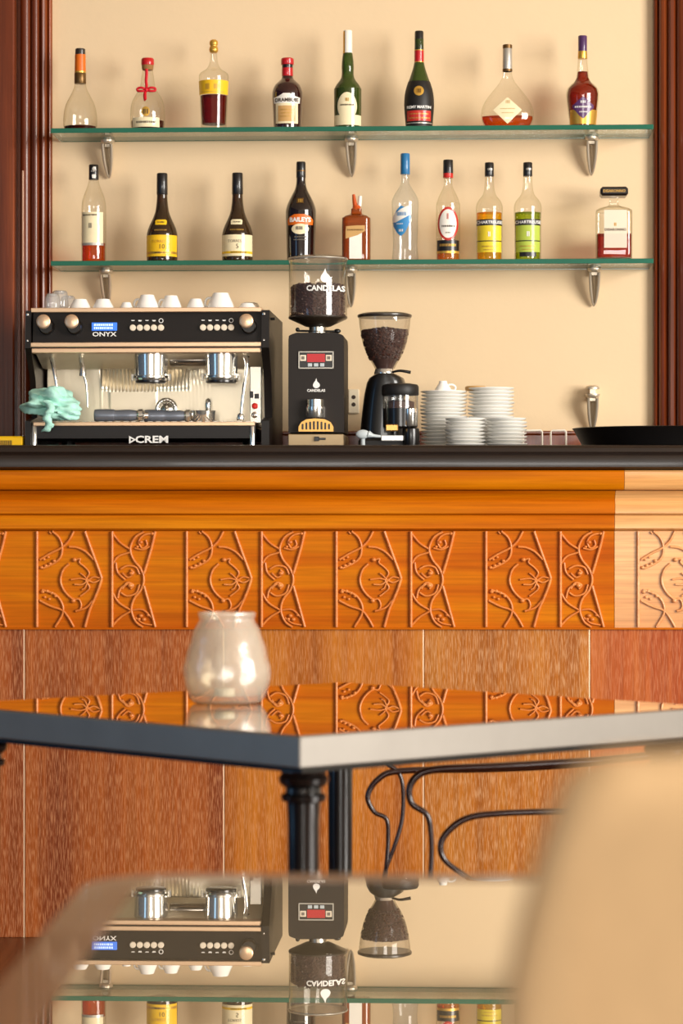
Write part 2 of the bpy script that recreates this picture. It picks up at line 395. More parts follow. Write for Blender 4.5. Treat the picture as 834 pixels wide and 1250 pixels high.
MB().prism(flutes(right_prof), 0, 3.4, 'Z').build('fluted_moulding', 'mahogany', t2, angle=50)
MB().box(u_of(848, .05), u_of(1000), -.09, .0, 0, 3.4, bev=.004).build('flat_board', 'mahogany', t2)
MB().box(u_of(843, .03), u_of(849, .03), -.03, .0, 0, 3.4).build('groove_board', 'mahogany', t2)

# wooden strip along the foot of the wall, above the worktop
pz = back(660, .02, 526)[0].z
t3 = structure(bpy.data.objects.new('trim_3', None), 'reddish wooden strip along the wall at worktop height'); C.objects.link(t3)
t3.location = (0, WY, 0); t3.rotation_euler = (0, 0, TH)
MB().box(u_of(66, .02), u_of(796, .02), -.018, -.0, BACK_Z, pz-.010, bev=.003).build('splash_strip', 'mahogany', t3)
MB().box(u_of(66, .02), u_of(796, .02), -.022, -.0, pz-.010, pz, bev=.003).build('splash_cap', 'mahogany', t3)
ce = MB().box(-3.3, 3.6, -1.0, 8.5, 3.4, 3.5).build('ceiling', 'ceiling_white'); structure(ce, 'unseen pale ceiling added to shade the upper wall')  # unseen, added to block overhead light and darken the upper wall
# unseen wall added on the left so the table edge reflects dark blue
wl2 = MB().box(-3.3, -3.2, -1.0, 8.2, 0, 3.4).build('wall_unseen_left', 'blue_wall'); structure(wl2, 'unseen dark blue wall added on the left for reflections')

# ------------------------------------------------------------------ glass shelves and brackets
SHV = .205
def shelf(py_front, label):
    p, s = back(430, SHV, py_front)
    t = .0135
    th = thing('glass_shelf', label, 'shelf', (0, WY, p.z-t), TH)
    u0, u1 = u_of(62, SHV), u_of(798, SHV)
    MB().box(u0+.002, u1-.002, -SHV+.002, -.012, .0008, t-.0008).build('pane', 'shelf_glass', th)
    e = MB(); e.box(u0, u1, -SHV-.001, -SHV+.002, 0, t, bev=.001); e.box(u0, u0+.002, -SHV+.002, -.012, 0, t); e.box(u1-.002, u1, -SHV+.002, -.012, 0, t)
    e.box(u0, u1, -.012, -.009, 0, t)
    e.build('polished_edge', 'shelf_edge', th)
    return p.z
Z1 = shelf(154.2, 'upper green edged glass shelf carrying eight bottles')
Z2 = shelf(317.0, 'lower green edged glass shelf carrying ten bottles')
def bracket_proto():
    b = MB()   # clip head round the glass and a leaf-shaped hollow stem tapering down to the wall
    h = MB().lathe(crom([(0, 0), (.017, .001), (.022, .008), (.023, .018), (.020, .028), (.012, .032), (0, .033)], 4), 20, sq=1.0)
    st = MB()
    for side in (-1, 1):
        pts = []
        for i in range(13):
            t = i/12
            wdt = .0125*math.sqrt(max(0, 1-t**2.2))*(.6+.4*math.cos(t*1.2)); pts.append((side*wdt, -.052*(1-t)**.8-.012, -.092*t))
        st.tube(pts, [.0042, .0046, .0046, .004, .003], 8, smooth=2)
    bowl = []
    V = []; Fc = []
    for i in range(11):
        t = i/10; wdt = .0125*math.sqrt(max(0, 1-t**2.2))*(.6+.4*math.cos(t*1.2)); yc = -.052*(1-t)**.8-.012
        for k in range(7):
            a = -1+k/3; V.append((a*wdt, yc*(1-.55*(1-a*a)), -.092*t))
    for i in range(10):
        for k in range(6): Fc.append((i*7+k, i*7+k+1, (i+1)*7+k+1, (i+1)*7+k))
    st.add(V, Fc)
    return h, st
hb, sb_ = bracket_proto()
def bracket(px, z, label, empty=False):
    p, s = back(px, .0, z=z)
    t = thing('shelf_bracket', label, 'bracket', p, TH, 'chrome shelf brackets')
    st = sb_.build('leaf_stem', 'satin', t); st.location = (0, 0, -.012)
    if not empty:
        MB().lathe(crom([(.004, -.012), (.014, -.011), (.019, -.006), (.020, 0)], 4), 20, c=(0, -.045, 0)).build('clip_head', 'satin', t)
        MB().box(-.008, .008, -.05, 0, -.02, -.004).build('wall_arm', 'satin', t)
    else:
        c = MB().lathe(crom([(.004, -.012), (.014, -.011), (.020, -.006), (.021, 0)], 4), 20, c=(0, -.045, 0))
        c.lathe(crom([(.020, .014), (.019, .020), (.012, .024), (.002, .025)], 4), 20, c=(0, -.045, 0)); c.build('clip_head', 'satin', t)
        MB().box(-.008, .008, -.05, 0, -.02, .02).build('wall_arm', 'satin', t)
GT = .0135
for px, lab in ((134, 'chrome bracket under the upper shelf at its left end'), (430, 'chrome bracket under the middle of the upper shelf'), (722, 'chrome bracket under the upper shelf at its right end')):
    bracket(px, Z1-GT, lab)
for px, lab in ((132, 'chrome bracket under the lower shelf at its left end'), (429, 'chrome bracket under the lower shelf beside the tall hopper'), (725, 'chrome bracket under the lower shelf at its right end')):
    bracket(px, Z2-GT, lab)
bracket(723, back(723, .04, 481)[0].z, 'empty chrome bracket on the wall above the black tray', True)

# ------------------------------------------------------------------ bottles
BV = .125      # bottle axis distance from the wall
def bottle(label, px, zshelf, prof, glass, n=2, sq=1.0, smooth=True, liquid=None, caps=(), labels=(), texts=(), base=None, extra=None, name='liquor_bottle', seg=36):
    p, s = back(px, BV, z=zshelf+.0005)
    t = thing(name, label, 'bottle', p, TH, 'bottles on the glass shelves')
    pr = crom(prof, 4) if smooth else list(prof)
    pr = [(max(r, .1), h) for r, h in pr]
    def R(h):
        for (r0, h0), (r1, h1) in zip(pr, pr[1:]):
            if min(h0, h1) <= h <= max(h0, h1) and abs(h1-h0) > 1e-6: return r0+(r1-r0)*(h-h0)/(h1-h0)
        return pr[0][0] if h < pr[0][1] else pr[-1][0]
    def surf(e):
        def g(x, h):
            r = R(h)+e; q = max(0.0, 1-min(1, abs(x)/r)**n)
            return (x*s, -(r*q**(1/n)*sq)*s, h*s)
        return g
    rr0 = pr[0][0]
    full = [(rr0*.72, .6), (rr0*.80, 0), (rr0*.94, 0), (rr0, .9)]+[q for q in pr if q[1] > .9]
    MB().lathe([(r*s, h*s) for r, h in full], seg, n, sq).build('glass_body', glass, t, angle=60)
    if liquid:
        h0, h1, lm = liquid
        hs = [h0+(h1-h0)*i/10 for i in range(11)]
        MB().lathe([(max(.5, R(h)-1.1)*s, h*s) for h in hs], seg, n, sq).build('liquid', lm, t, angle=60)
    for cn, cp, cm in caps:
        MB().lathe([(r*s, h*s) for r, h in cp], 24).build(cn, cm, t)
    lab_objs = []
    for ln, rows, lm, e in labels:
        v = []; f = []; K = 14; g = surf(e)
        rows2 = []
        for (ha, a0, a1), (hb_, b0, b1) in zip(rows, rows[1:]):
            ns = max(2, int(abs(hb_-ha)/1.2))
            for i in range(ns): q = i/ns; rows2.append((ha+(hb_-ha)*q, a0+(b0-a0)*q, a1+(b1-a1)*q))
        rows2.append(rows[-1])
        for h, a0, a1 in rows2:
            rmax = (R(h)+e)*.995
            a0 = max(a0, -rmax); a1 = min(a1, rmax)
            for k in range(K+1):
                # even steps in angle so the wrap stays round
                th0, th1 = math.asin(a0/(R(h)+e)), math.asin(a1/(R(h)+e)); v.append(g((R(h)+e)*math.sin(th0+(th1-th0)*k/K), h))
        for i in range(len(rows2)-1):
            for k in range(K): f.append((i*(K+1)+k, i*(K+1)+k+1, (i+1)*(K+1)+k+1, (i+1)*(K+1)+k))
        o = MB().add(v, f).build(ln, lm, t); lab_objs.append(o)
    for i, (st, x, h, size, m, kw) in enumerate(texts):
        kw = dict(kw); par = lab_objs[kw.pop('on')] if 'on' in kw else t
        b = MB(); g = surf(kw.pop('e', .75))
        if st.startswith('~'):      # print too small to read: short strokes
            wdt = float(st[1:]); x0 = x-wdt/2
            rnd = random.Random(int(px*7+i))
            while x0 < x+wdt/2:
                q = rnd.uniform(.5, 1.3)
                b.add([g(x0, h-size/2), g(x0+q, h-size/2), g(x0+q, h+size/2), g(x0, h+size/2)], [(0, 1, 2, 3)]); x0 += q+rnd.uniform(.4, .9)
        else: text_on(b, st, x, h, size, g, **kw)
        b.build('lettering', m, par, smooth=False)
    if extra: extra(t, s, surf, R)
    return t
def rect(h0, h1, x0, x1): return [(h0, x0, x1), (h1, x0, x1)]
def oval(hc, hh, ww, xc=0): return [(hc+hh*math.sin(a), xc-ww*math.cos(a)-.05, xc+ww*math.cos(a)+.05) for a in [(-.5+i/12)*PI*.995 for i in range(13)]]

# upper shelf -------------------------------------------------------
bottle('clear pear-shaped bottle with an orange and bronze neck, nearly empty, leftmost on the upper shelf', 98, Z1,
    [(18.5, 0), (20.3, 6), (20.6, 14), (19.8, 24), (17.2, 34), (12.6, 43), (8.6, 51), (7, 57), (6.6, 62), (6.4, 95)], 'g_clear',
    liquid=(1, 6, 'l_deep'),
    caps=[('bronze_collar', [(6.9, 58.5), (7.2, 59), (7.1, 71), (6.9, 71.5)], 'bronze_foil'), ('gold_ring', [(6.9, 71.5), (7, 72), (7, 73.5)], 'gold_foil'),
          ('orange_sleeve', [(6.7, 73.5), (6.8, 74), (6.5, 94)], 'orange_foil'), ('stopper', [(6.1, 94), (6.2, 95), (6.1, 100.5), (5.4, 101.3)], 'dark_cap')])
def ribbon(t, s, surf, R):
    b = MB(); g = surf(.9)
    b.tube([g(-.6, 75), g(-.4, 68), g(-.8, 60), g(-.2, 53), g(-1.4, 45), g(-.6, 36)], .0042, 8, flat=.5)
    for sd in (-1, 1):
        b.tube([(0, -.030, 48.5*s), (sd*5*s, -.034, 51*s), (sd*10.5*s, -.032, 50.4*s), (sd*10.5*s, -.032, 47.6*s), (sd*5*s, -.034, 47*s), (0, -.030, 48.5*s)], .0034, 8)
    b.tube([(0, -.030, 48*s), (-2.4*s, -.036, 42*s), (-1.4*s, -.042, 35*s)], .003, 8)
    b.ball((0, -.032, 48.5*s), .0065)
    b.build('ribbon_bow', 'ribbon', t)
bottle('round shouldered clear bottle with a red wax cap and a red ribbon bow', 180.3, Z1,
    [(19.5, 0), (20.8, 8), (21.2, 18), (20.8, 28), (18.6, 37), (14.2, 45), (10.4, 51), (8.6, 58), (7.6, 66), (6.6, 72), (6.4, 78)], 'g_clear',
    liquid=(1, 12, 'l_deep'),
    caps=[('cork', [(6.2, 74.5), (7, 76), (7.3, 80), (7.2, 82)], 'cork'), ('wax_cap', [(7.5, 80.5), (7.9, 82), (7.8, 87.5), (6.8, 89)], 'red_wax')],
    labels=[('paper_label', rect(3, 14.5, -17, 16), 'cream_paper', .4), ('crest', oval(21.5, 6, 5), 'gold_foil', .4)],
    texts=[('~24', 0, 8.8, 2.4, 'dark_print', dict(on=0)), ('~5', 0, 21.5, 6, 'dark_print', dict(on=1))], extra=ribbon)
bottle('clear decanter bottle with a gold ball stopper, yellow band and dark red liquor', 261, Z1,
    [(15.2, 0), (15.6, 8), (16.6, 30), (17.6, 52), (18.2, 64), (17.7, 68.5), (15, 71.5), (10, 74.5), (7, 78), (4.9, 84), (4.2, 90), (4, 98)], 'g_clear',
    liquid=(8, 42.5, 'l_red'),
    caps=[('ball_stopper', crom([(3.4, 95), (5, 96.5), (5.6, 99), (5, 102), (4.4, 103.5), (5.2, 106), (4.8, 109.5), (2.6, 111.3)], 3), 'gold_foil')],
    labels=[('paper_band', rect(43, 60, -18.2, 18.2), 'yellow_paper', .35)], texts=[('~5', -6, 52, 7, 'gold_print', dict(on=0)), ('~8', 6, 52, 6, 'gold_print', dict(on=0)), ('~27', 0, 45.5, .8, 'gold_print', dict(on=0))])
bottle('dark plum squat bottle with red cap and cream label reading DRAMBUIE', 351, Z1,
    [(16.4, 0), (17, 8), (17.8, 26), (18.6, 40), (18.2, 48), (15.4, 55), (10.4, 60), (7.2, 63.5), (6.4, 70), (6.3, 80)], 'drambuie_glass',
    caps=[('red_sleeve', [(6.7, 66), (6.9, 66.5), (6.8, 76)], 'red_wax'), ('black_ring', [(6.5, 76), (6.6, 76.4), (6.6, 80)], 'black_cap'),
          ('red_cap', [(7.5, 80), (7.9, 81), (7.8, 86.8), (6.8, 88)], 'red_wax')],
    labels=[('name_label', [(31, -15.5, 15.5), (38, -16, 16), (40, -9, 9), (43, -4, 4)], 'white_paper', .5), ('lower_label', rect(6.5, 31, -13.6, 13.6), 'cream_paper', .4), ('lower_panel', rect(9, 28, -10.5, 10.5), 'tan_paper', .6)],
    texts=[('DRAMBUIE', 0, 34.6, 6, 'dark_print', dict(on=0, e=.9, bold=.03)), ('~15', 0, 23, 1.2, 'gold_print', dict(on=2, e=.9)), ('~13', 0, 19, 1.2, 'gold_print', dict(on=2, e=.9)), ('~15', 0, 15, 1.2, 'gold_print', dict(on=2, e=.9))])
bottle('green glass bottle with white foil neck and cream oval label', 424.6, Z1,
    [(16, 0), (16.4, 8), (16.7, 46), (16.3, 50), (13.8, 55), (10, 60), (7.9, 64), (7.2, 70), (7.4, 77), (7, 84), (6, 92), (5.4, 96), (5.2, 104)], 'g_green',
    liquid=(1, 49, 'g_olive'),
    caps=[('foil_sleeve', [(5.6, 92.5), (5.7, 93), (5.4, 120), (5, 121.3)], 'white_cap')],
    labels=[('oval_label', oval(27, 17, 11.8), 'cream_paper', .4), ('label_band', rect(4.2, 16.5, -16.5, 16.5), 'cream_paper', .5), ('foil_seam', [(93, -5.7, -3.2), (120, -5.5, -3)], 'gold_foil', .4)],
    texts=[('~4', 0, 35, 4, 'gold_print', dict(on=0)), ('~16', 0, 28.6, 1.8, 'dark_print', dict(on=0))])
bottle('tall black and green cognac bottle with gold medallion and red label', 511.8, Z1,
    [(16, 0), (16.5, 6), (17.8, 22), (18.2, 32), (17.2, 44), (14.6, 54), (11, 64), (8, 73), (6.3, 80), (5.7, 86), (5.5, 110)], 'g_green',
    liquid=None,
    caps=[('red_collar', [(5.8, 82), (5.9, 82.4), (5.8, 97)], 'red_wax'), ('black_cap', [(5.5, 97), (5.6, 98), (5.4, 118.6), (4.8, 120)], 'black_cap'), ('gold_line', [(6, 81), (6, 82.4)], 'gold_foil'), ('gold_line', [(5.9, 96), (5.9, 97)], 'gold_foil')],
    labels=[('black_sleeve', [(1.5, -18.4, 18.4), (58, -18.4, 18.4)], 'black_matt', .15), ('medallion', oval(45, 6, 6), 'gold_foil', .6), ('red_label', rect(8.5, 21, -14.5, 14.5), 'red_paper', .5), ('silver_line', rect(5.5, 6.6, -16, 16), 'silver_foil', .5)],
    texts=[('REMY MARTIN', 0, 25, 4.6, 'white_print', dict(on=0, e=.8, bold=.03)), ('~22', 0, 17, 1.4, 'gold_print', dict(on=2, e=.8)), ('~24', 0, 12, 1.6, 'gold_print', dict(on=2, e=.8)), ('~5', 0, 45, 5, 'bronze_foil', dict(on=1, e=.9))])
bottle('wide flask-shaped bottle with a cream diamond label and amber spirit at the bottom', 619.6, Z1,
    [(23, 0), (28, 4), (31, 10), (32, 16), (31, 25), (27.5, 33), (22, 41), (15.5, 49), (10, 56), (6.8, 62), (5.4, 68), (5, 74)], 'g_clear', sq=.42,
    liquid=(1, 15, 'l_amber'),
    caps=[('capsule', [(5.7, 70), (5.9, 70.6), (5.6, 101), (5, 102.2)], 'silver_foil'), ('capsule_base', [(6, 70), (6, 73)], 'bronze_foil'), ('capsule_top', [(5.8, 98), (5.8, 102.4), (5, 102.8)], 'bronze_foil')],
    labels=[('diamond_label', [(5, -.4, .4), (21.5, -17.5, 17.5), (37, -.4, .4)], 'cream_paper', .5), ('white_stamp', rect(76, 96, -3.6, 1.6), 'white_paper', .9)],
    texts=[('~4', 0, 31.5, 4, 'gold_print', dict(on=0)), ('~18', 0, 23, 1, 'gold_print', dict(on=0)), ('~14', 0, 18, 1, 'gold_print', dict(on=0))])
bottle('deep red cognac bottle with purple cap and a purple and gold label', 711.4, Z1,
    [(15.6, 0), (16.2, 6), (18, 22), (19.6, 36), (19.9, 42), (18.6, 48), (14.6, 53), (10, 57), (8.1, 61), (7.5, 66), (6.6, 73), (5.8, 80), (5.6, 90)], 'g_clear',
    liquid=(1.5, 69, 'l_cognac'),
    caps=[('gold_collar', [(5.7, 85), (5.9, 85.5), (5.5, 94)], 'gold_foil'), ('purple_cap', [(5.2, 94), (5.3, 94.5), (5.5, 112), (5, 113)], 'purple_cap')],
    labels=[('gold_label', rect(3.5, 21, -15.5, 17.5), 'gold_foil', .4), ('purple_label', [(10, -.5, .5), (14, -5, 5), (19, -9, 9), (23, -13, 13), (26, -13, 13), (31, -6.5, 6.5), (36, -1, 1)], 'purple_paper', .7)],
    texts=[('~20', 0, 24, 2.2, 'white_print', dict(on=1, e=1)), ('~9', 0, 18, 1.4, 'white_print', dict(on=1, e=1)), ('~6', 0, 30, 3, 'white_print', dict(on=1, e=1))])

# lower shelf -------------------------------------------------------
bottle('slim clear bottle with a tall cream label, amber spirit and a black and white cap', 114.5, Z2,
    [(14.6, 0), (15, 5), (15, 60), (14.6, 72), (12.9, 80), (10, 88), (7.4, 95), (6, 101), (5.4, 108)], 'g_clear',
    liquid=(1, 24, 'l_amber'),
    caps=[('cap', [(5.9, 101.5), (6.1, 102), (6, 119), (5.4, 120)], 'black_cap')],
    labels=[('paper_label', rect(23, 61, -13.6, 12.6), 'cream_paper', .35), ('grey_band', rect(20.5, 23.6, -13.8, 13), 'silver_foil', .4), ('cap_stamp', [(103, -1, 3), (112, -2.6, 3.6), (117, 0, 3.4)], 'white_paper', .6)],
    texts=[('~17', -3.5, 57.5, 2, 'dark_print', dict(on=0)), ('~4', -2, 44.5, 6, 'grey_print', dict(on=0))])
TOR = [(18.4, 0), (18.7, 4), (18.7, 30), (18.2, 37), (15.6, 45), (11.8, 53), (8.8, 61), (7.3, 69), (6.5, 78), (6.2, 88)]
for px, pm, sm, num, lab in ((198, 'yellow_paper', 'yellow_paper', '10', 'brown brandy bottle with black cap and bright yellow label numbered 10'),
                            (290, 'cream_paper', 'cream_paper', '5', 'brown brandy bottle with black cap and cream label numbered 5')):
    bottle(lab, px, Z2, TOR, 'g_brown', liquid=(1, 74, 'g_brown'),
        caps=[('screw_cap', [(6.5, 83), (6.8, 83.5), (6.6, 108), (6, 109.2)], 'black_cap')],
        labels=[('main_label', rect(6.5, 32.5, -18.6, 18.6), pm, .35), ('neck_label', [(45, -6.8, 6.8), (50, -7.2, 7.2), (51.5, -5.6, 5.6)], sm, .45), ('label_stripe', rect(9.6, 12.4, -18.6, 18.6), 'gold_foil' if num == '10' else 'yellow_paper', .5)],
        texts=[('TORRES', -2, 24.5, 4.8, 'grey_print' if num == '5' else 'gold_print', dict(on=0, bold=.0)), (num, 1.5, 18, 8, 'dark_print', dict(on=0, bold=-.005)), ('~15', 0, 38.5, 1.6, 'gold_print', {}), ('~8', 0, 48.3, 1.6, 'dark_print', dict(on=1, e=.9)), ('~18', 2, 10.9, 1.4, 'dark_print', dict(on=2, e=.9))])
bottle('near-black cream liqueur bottle with arched orange lettering reading BAILEYS', 367.5, Z2,
    [(16.6, 0), (17.2, 6), (18, 36), (18.6, 58), (18.2, 65), (15.6, 73), (11.6, 81), (8, 88), (6.2, 94), (5.6, 102), (5.5, 118)], 'dark_glass',
    caps=[('screw_cap', [(5.7, 103), (5.9, 103.5), (5.7, 121), (5.2, 122.4)], 'black_cap'), ('cap_ring', [(5.9, 110.5), (6, 111), (5.9, 112)], 'bronze_foil')],
    labels=[('arch_label', [(44, -15, -9), (44.01, -15, 15), (50, -15.6, 15.6), (54, -13, 13), (57, -7, 7)][1:], 'orange_foil', .35), ('picture_oval', oval(39, 6.4, 10.5), 'cream_paper', .5), ('neck_crest', rect(70.5, 77, -4.4, 4.4), 'bronze_foil', .4)],
    texts=[('BAILEYS', 0, 50, 7.4, 'white_print', dict(on=0, e=.8, bold=.04)), ('~8', -1, 40, 4, 'grey_print', dict(on=1, e=.9)), ('~14', 0, 29.5, 1.4, 'grey_print', {}), ('~16', 0, 26, 1.2, 'grey_print', {}), ('~5', 0, 73.7, 4, 'gold_print', dict(on=2, e=.8))])
def spout(t, s, surf, R):
    MB().lathe([(6.4*s, 63*s), (6.6*s, 64*s), (5*s, 66*s), (4.6*s, 69*s)], 20).build('pourer_collar', 'orange_cap', t)
    MB().tube([(-1*s, 0, 66*s), (-2.5*s, 0, 74*s), (-3.6*s, 0, 82.5*s)], [3.4*s, 2.6*s, 1.8*s], 10, smooth=3).build('pourer_spout', 'orange_cap', t)
    MB().tube([(3.6*s, 0, 68*s), (4.2*s, 0, 75*s), (4.6*s, 0, 80.5*s)], [2.6*s, 2.6*s, 2.2*s], 10, smooth=3).build('pourer_vent', 'white_cap', t)
bottle('square amber orange liqueur bottle with a pouring spout and white strip label', 435.3, Z2,
    [(17, 0), (17.3, 3), (17.3, 48), (16.6, 52.5), (13.5, 55.5), (9, 57.2), (6.8, 59), (6.4, 62), (6.4, 64.5)], 'g_amber', n=5,
    liquid=(1, 46, 'l_amber'),
    labels=[('strip_label', rect(2.5, 36, -8, 7.4), 'white_paper', .3), ('ribbon_label', [(27, -12.6, -11.8), (31, -12.6, 2), (36, -12.6, 11), (42, -12, 11), (43, 2, 11)], 'tan_paper', .5)],
    texts=[('~19', -1, 37.6, 1.8, 'bronze_foil', dict(on=1, e=.8))], extra=spout)
bottle('clear bottle with a blue cap and a blue shield label crossed by a white band', 494.8, Z2,
    [(15.8, 0), (16, 4), (14.9, 18), (15.2, 30), (16, 60), (16.4, 72), (15.4, 77), (12.4, 83), (8.6, 89), (5.4, 95), (4.7, 101), (4.6, 110)], 'g_white',
    caps=[('blue_cap', [(5.6, 106.5), (5.9, 107), (5.7, 131), (5.2, 132)], 'blue_cap')],
    labels=[('shield_label', [(30, -5.4, -4.6), (34, -9.5, 0), (42, -14, 4), (52, -15, 7.5), (62, -10, 7.5), (67, -5.4, -4.6)], 'blue_paper', .4), ('white_band', [(47, -15.5, -11), (53, -15.5, 1), (57, -13, 8), (63, -5, 8), (67, 4, 8)], 'white_paper', .6)],
    texts=[('~11', -4, 57, 4.4, 'blue_paper', dict(on=1, e=.9, )), ('~8', -6, 45, 1.4, 'white_print', dict(on=0, e=.8)), ('~5', -5, 37, 3, 'white_print', dict(on=0, e=.8))])
bottle('clear rum bottle with a white oval label ringed in red, amber at the base', 547.2, Z2,
    [(14.4, 0), (14.6, 4), (14.6, 64), (14, 71), (11.4, 79), (8, 86), (5.8, 91), (5, 96), (5, 108)], 'g_clear',
    liquid=(1, 10, 'l_rum'),
    caps=[('red_ring', [(6, 102), (6.2, 102.5), (6.2, 107.5)], 'red'), ('black_cap', [(6.2, 107.5), (6.3, 108), (6.1, 123), (5.6, 124)], 'black_cap')],
    labels=[('red_oval', oval(45, 20.5, 12.6), 'red_paper', .35), ('white_oval', oval(45, 17.5, 10.4), 'white_paper', .55), ('black_band', rect(12, 25, -13.4, 13.4), 'black_cap', .3), ('gold_band', rect(9, 12, -13.4, 13.4), 'gold_foil', .3)],
    texts=[('~15', 0, 42, 2.2, 'dark_print', dict(on=1, e=.9)), ('~2.5', 0, 54, 7, 'red_paper', dict(on=1, e=.9)), ('~6', 0, 34, 1.4, 'grey_print', dict(on=1, e=.9)), ('~20', 0, 19, 3, 'gold_print', dict(on=2, e=.7)), ('~8', 0, 117, 2.6, 'white_print', dict(e=.7)), ('~8', 0, 111, 2, 'white_print', dict(e=.7))])
CH = [(15.4, 0), (15.7, 5), (15.9, 40), (16.4, 62), (16, 68), (13.6, 74), (9.4, 79), (7, 84), (5.8, 92), (5.3, 102), (5.2, 112)]
for px, lm, pm, lab in ((597.5, 'l_yellow', 'lemon_paper', 'clear bottle of yellow liqueur with a yellow label reading CHARTREUSE'),
                        (644.4, 'l_lime', 'lime_paper', 'clear bottle of green liqueur with a lime label reading CHARTREUSE')):
    k = 1.0 if lm == 'l_yellow' else 1.03
    bottle(lab, px, Z2, [(r*k, h) for r, h in CH], 'g_clear', liquid=(1, 59, lm),
        caps=[('screw_cap', [(5.5, 103.5), (5.7, 104), (5.6, 119.5), (5, 120.5)], 'black_cap')],
        labels=[('name_band', rect(42.5, 50, -15.5, 15.5), 'black_cap', .4), ('paper_label', rect(10, 42.5, -14.6, 14.6), pm, .4), ('rule_line', rect(23, 24.2, -14.6, 14.6), 'black_cap', .6)]+([('lower_bar', rect(4.5, 10, -10, 10), 'black_cap', .5)] if lm == 'l_lime' else []),
        texts=[('CHARTREUSE', 0, 46.2, 5.2, 'white_print', dict(on=0, e=.8, bold=.02)), ('~3', 0, 32, 6, 'white_print', dict(on=1, e=.8)), ('~18', 0, 17, 1.6, 'gold_print', dict(on=1, e=.8)), ('~14', 0, 13, 1.4, 'gold_print', dict(on=1, e=.8)), ('~6', 1, 112, 2.6, 'silver_foil', dict(e=.8))])
def dis_cap(t, s, surf, R):
    c = MB(); c.box(-16.8*s, 16.8*s, -16.8*s, 16.8*s, 78*s, 89*s, bev=.006); co = c.build('square_cap', 'black_cap', t)
    b = MB(); g = lambda x, h: (x*s, -16.8*s-.0006, h*s); text_on(b, 'DISARONNO', 0, 83.5, 4.6, g); b.build('lettering', 'gold_print', co, smooth=False)
bottle('square clear amaretto bottle with flat black cap and scarlet liqueur, rightmost on the lower shelf', 749.4, Z2,
    [(21.2, 0), (21.8, 3), (21.8, 56), (21, 60), (18, 63), (12, 65), (7.6, 66.6), (5.6, 68.5), (5.3, 73), (5.5, 79)], 'g_clear', n=7,
    liquid=(3, 31.5, 'l_scarlet'),
    labels=[('clear_label', rect(14, 60, -12.6, 15), thin_glass('frosted_label', (.95, .93, .88), body=(.92, .82, .66), body_amt=.8), .4)],
    texts=[('DISARONNO', 1, 36, 4.4, 'dark_print', dict(on=0, e=.8)), ('~3', 1, 42.5, 4, 'gold_print', dict(on=0, e=.8))], extra=dis_cap)

# ------------------------------------------------------------------ espresso machine
MV = .55                                    # its front face, metres from the wall
mp, ms = back(180, MV, z=BACK_Z)
mroot = thing('espresso_machine', 'two-group black and champagne espresso machine on the back counter', 'coffee machine', mp, TH)
def mx(px): return (px-180)*ms
def mz(py): return (H-(py-625)*mp.y/F)-BACK_Z
DEP = .50
# housing with black fascia
MB().box(mx(39), mx(320), .03, DEP, mz(430), mz(381)).build('upper_housing', 'steel', mroot)
MB().prism([(0.0, mz(418)), (.03, mz(418)), (.03, mz(381)), (.012, mz(381))], mx(39), mx(320), 'X').build('fascia', 'fascia_black', mroot)
fz = lambda py: (py-381)/(418-381)
def fy(py): return .012*(1-fz(py))-.0008
MB().box(mx(37), mx(320), -.004, DEP, mz(381), mz(375.5), bev=.0015).build('cup_rail', 'rose_metal', mroot)
MB().box(mx(37), mx(320), -.012, .04, mz(423.5), mz(418), bev=.0015).build('lower_rail', 'rose_metal', mroot)
MB().box(mx(38), mx(320), -.004, .05, mz(425), mz(423.5)).build('shadow_gap', 'black', mroot)
MB().box(mx(38), mx(319), -.010, .06, mz(431), mz(425), bev=.002).build('under_rail', 'rose_metal', mroot)
# chrome splash soffit below the housing and the back plate
MB().prism([(.03, mz(431)), (.20, mz(431)), (.20, mz(446)), (.15, mz(446))], mx(41), mx(318), 'X').build('chrome_soffit', 'plate', mroot)
bp_ = MB(); N_ = 120
V = []; Fc = []
for i in range(N_+1):
    px = 42+(318-42)*i/N_; wv = .004*math.sin(px*1.35)*(1 if 110 < px < 250 else .25)
    V += [(mx(px), .22+wv, mz(446)), (mx(px), .22+wv, mz(466)), (mx(px), .22, mz(474)), (mx(px), .22, mz(518))]
for i in range(N_):
    for k in range(3): Fc.append((i*4+k, (i+1)*4+k, (i+1)*4+k+1, i*4+k+1))
bp_.add(V, Fc); bp_.box(mx(42), mx(318), .226, .25, mz(518), mz(440)); bp_.build('back_plate', 'plate', mroot)
# drip tray and lower fascia
MB().box(mx(40), mx(312), -.008, .22, mz(520), mz(515), bev=.0015).build('drip_rail', 'rose_metal', mroot)
g = MB()
for i in range(26): g.box(mx(50+i*10), mx(56+i*10), .01, .21, mz(515), mz(514))
g.build('drip_grille', 'steel', mroot)
MB().box(mx(42), mx(306), .0, .46, .03, mz(520)).build('lower_fascia', 'fascia_black', mroot)
for px in (40.5, 308.5):
    MB().lathe([(.008, 0), (.0085, .004), (.0085, mz(518)), (.007, mz(517))], 16, c=(mx(px), .004, 0)).build('corner_column', 'chrome', mroot)
for px in (60, 292):
    MB().lathe([(.02, 0), (.022, .005), (.018, .03)], 16, c=(mx(px), .35, 0)).build('foot', 'black', mroot)
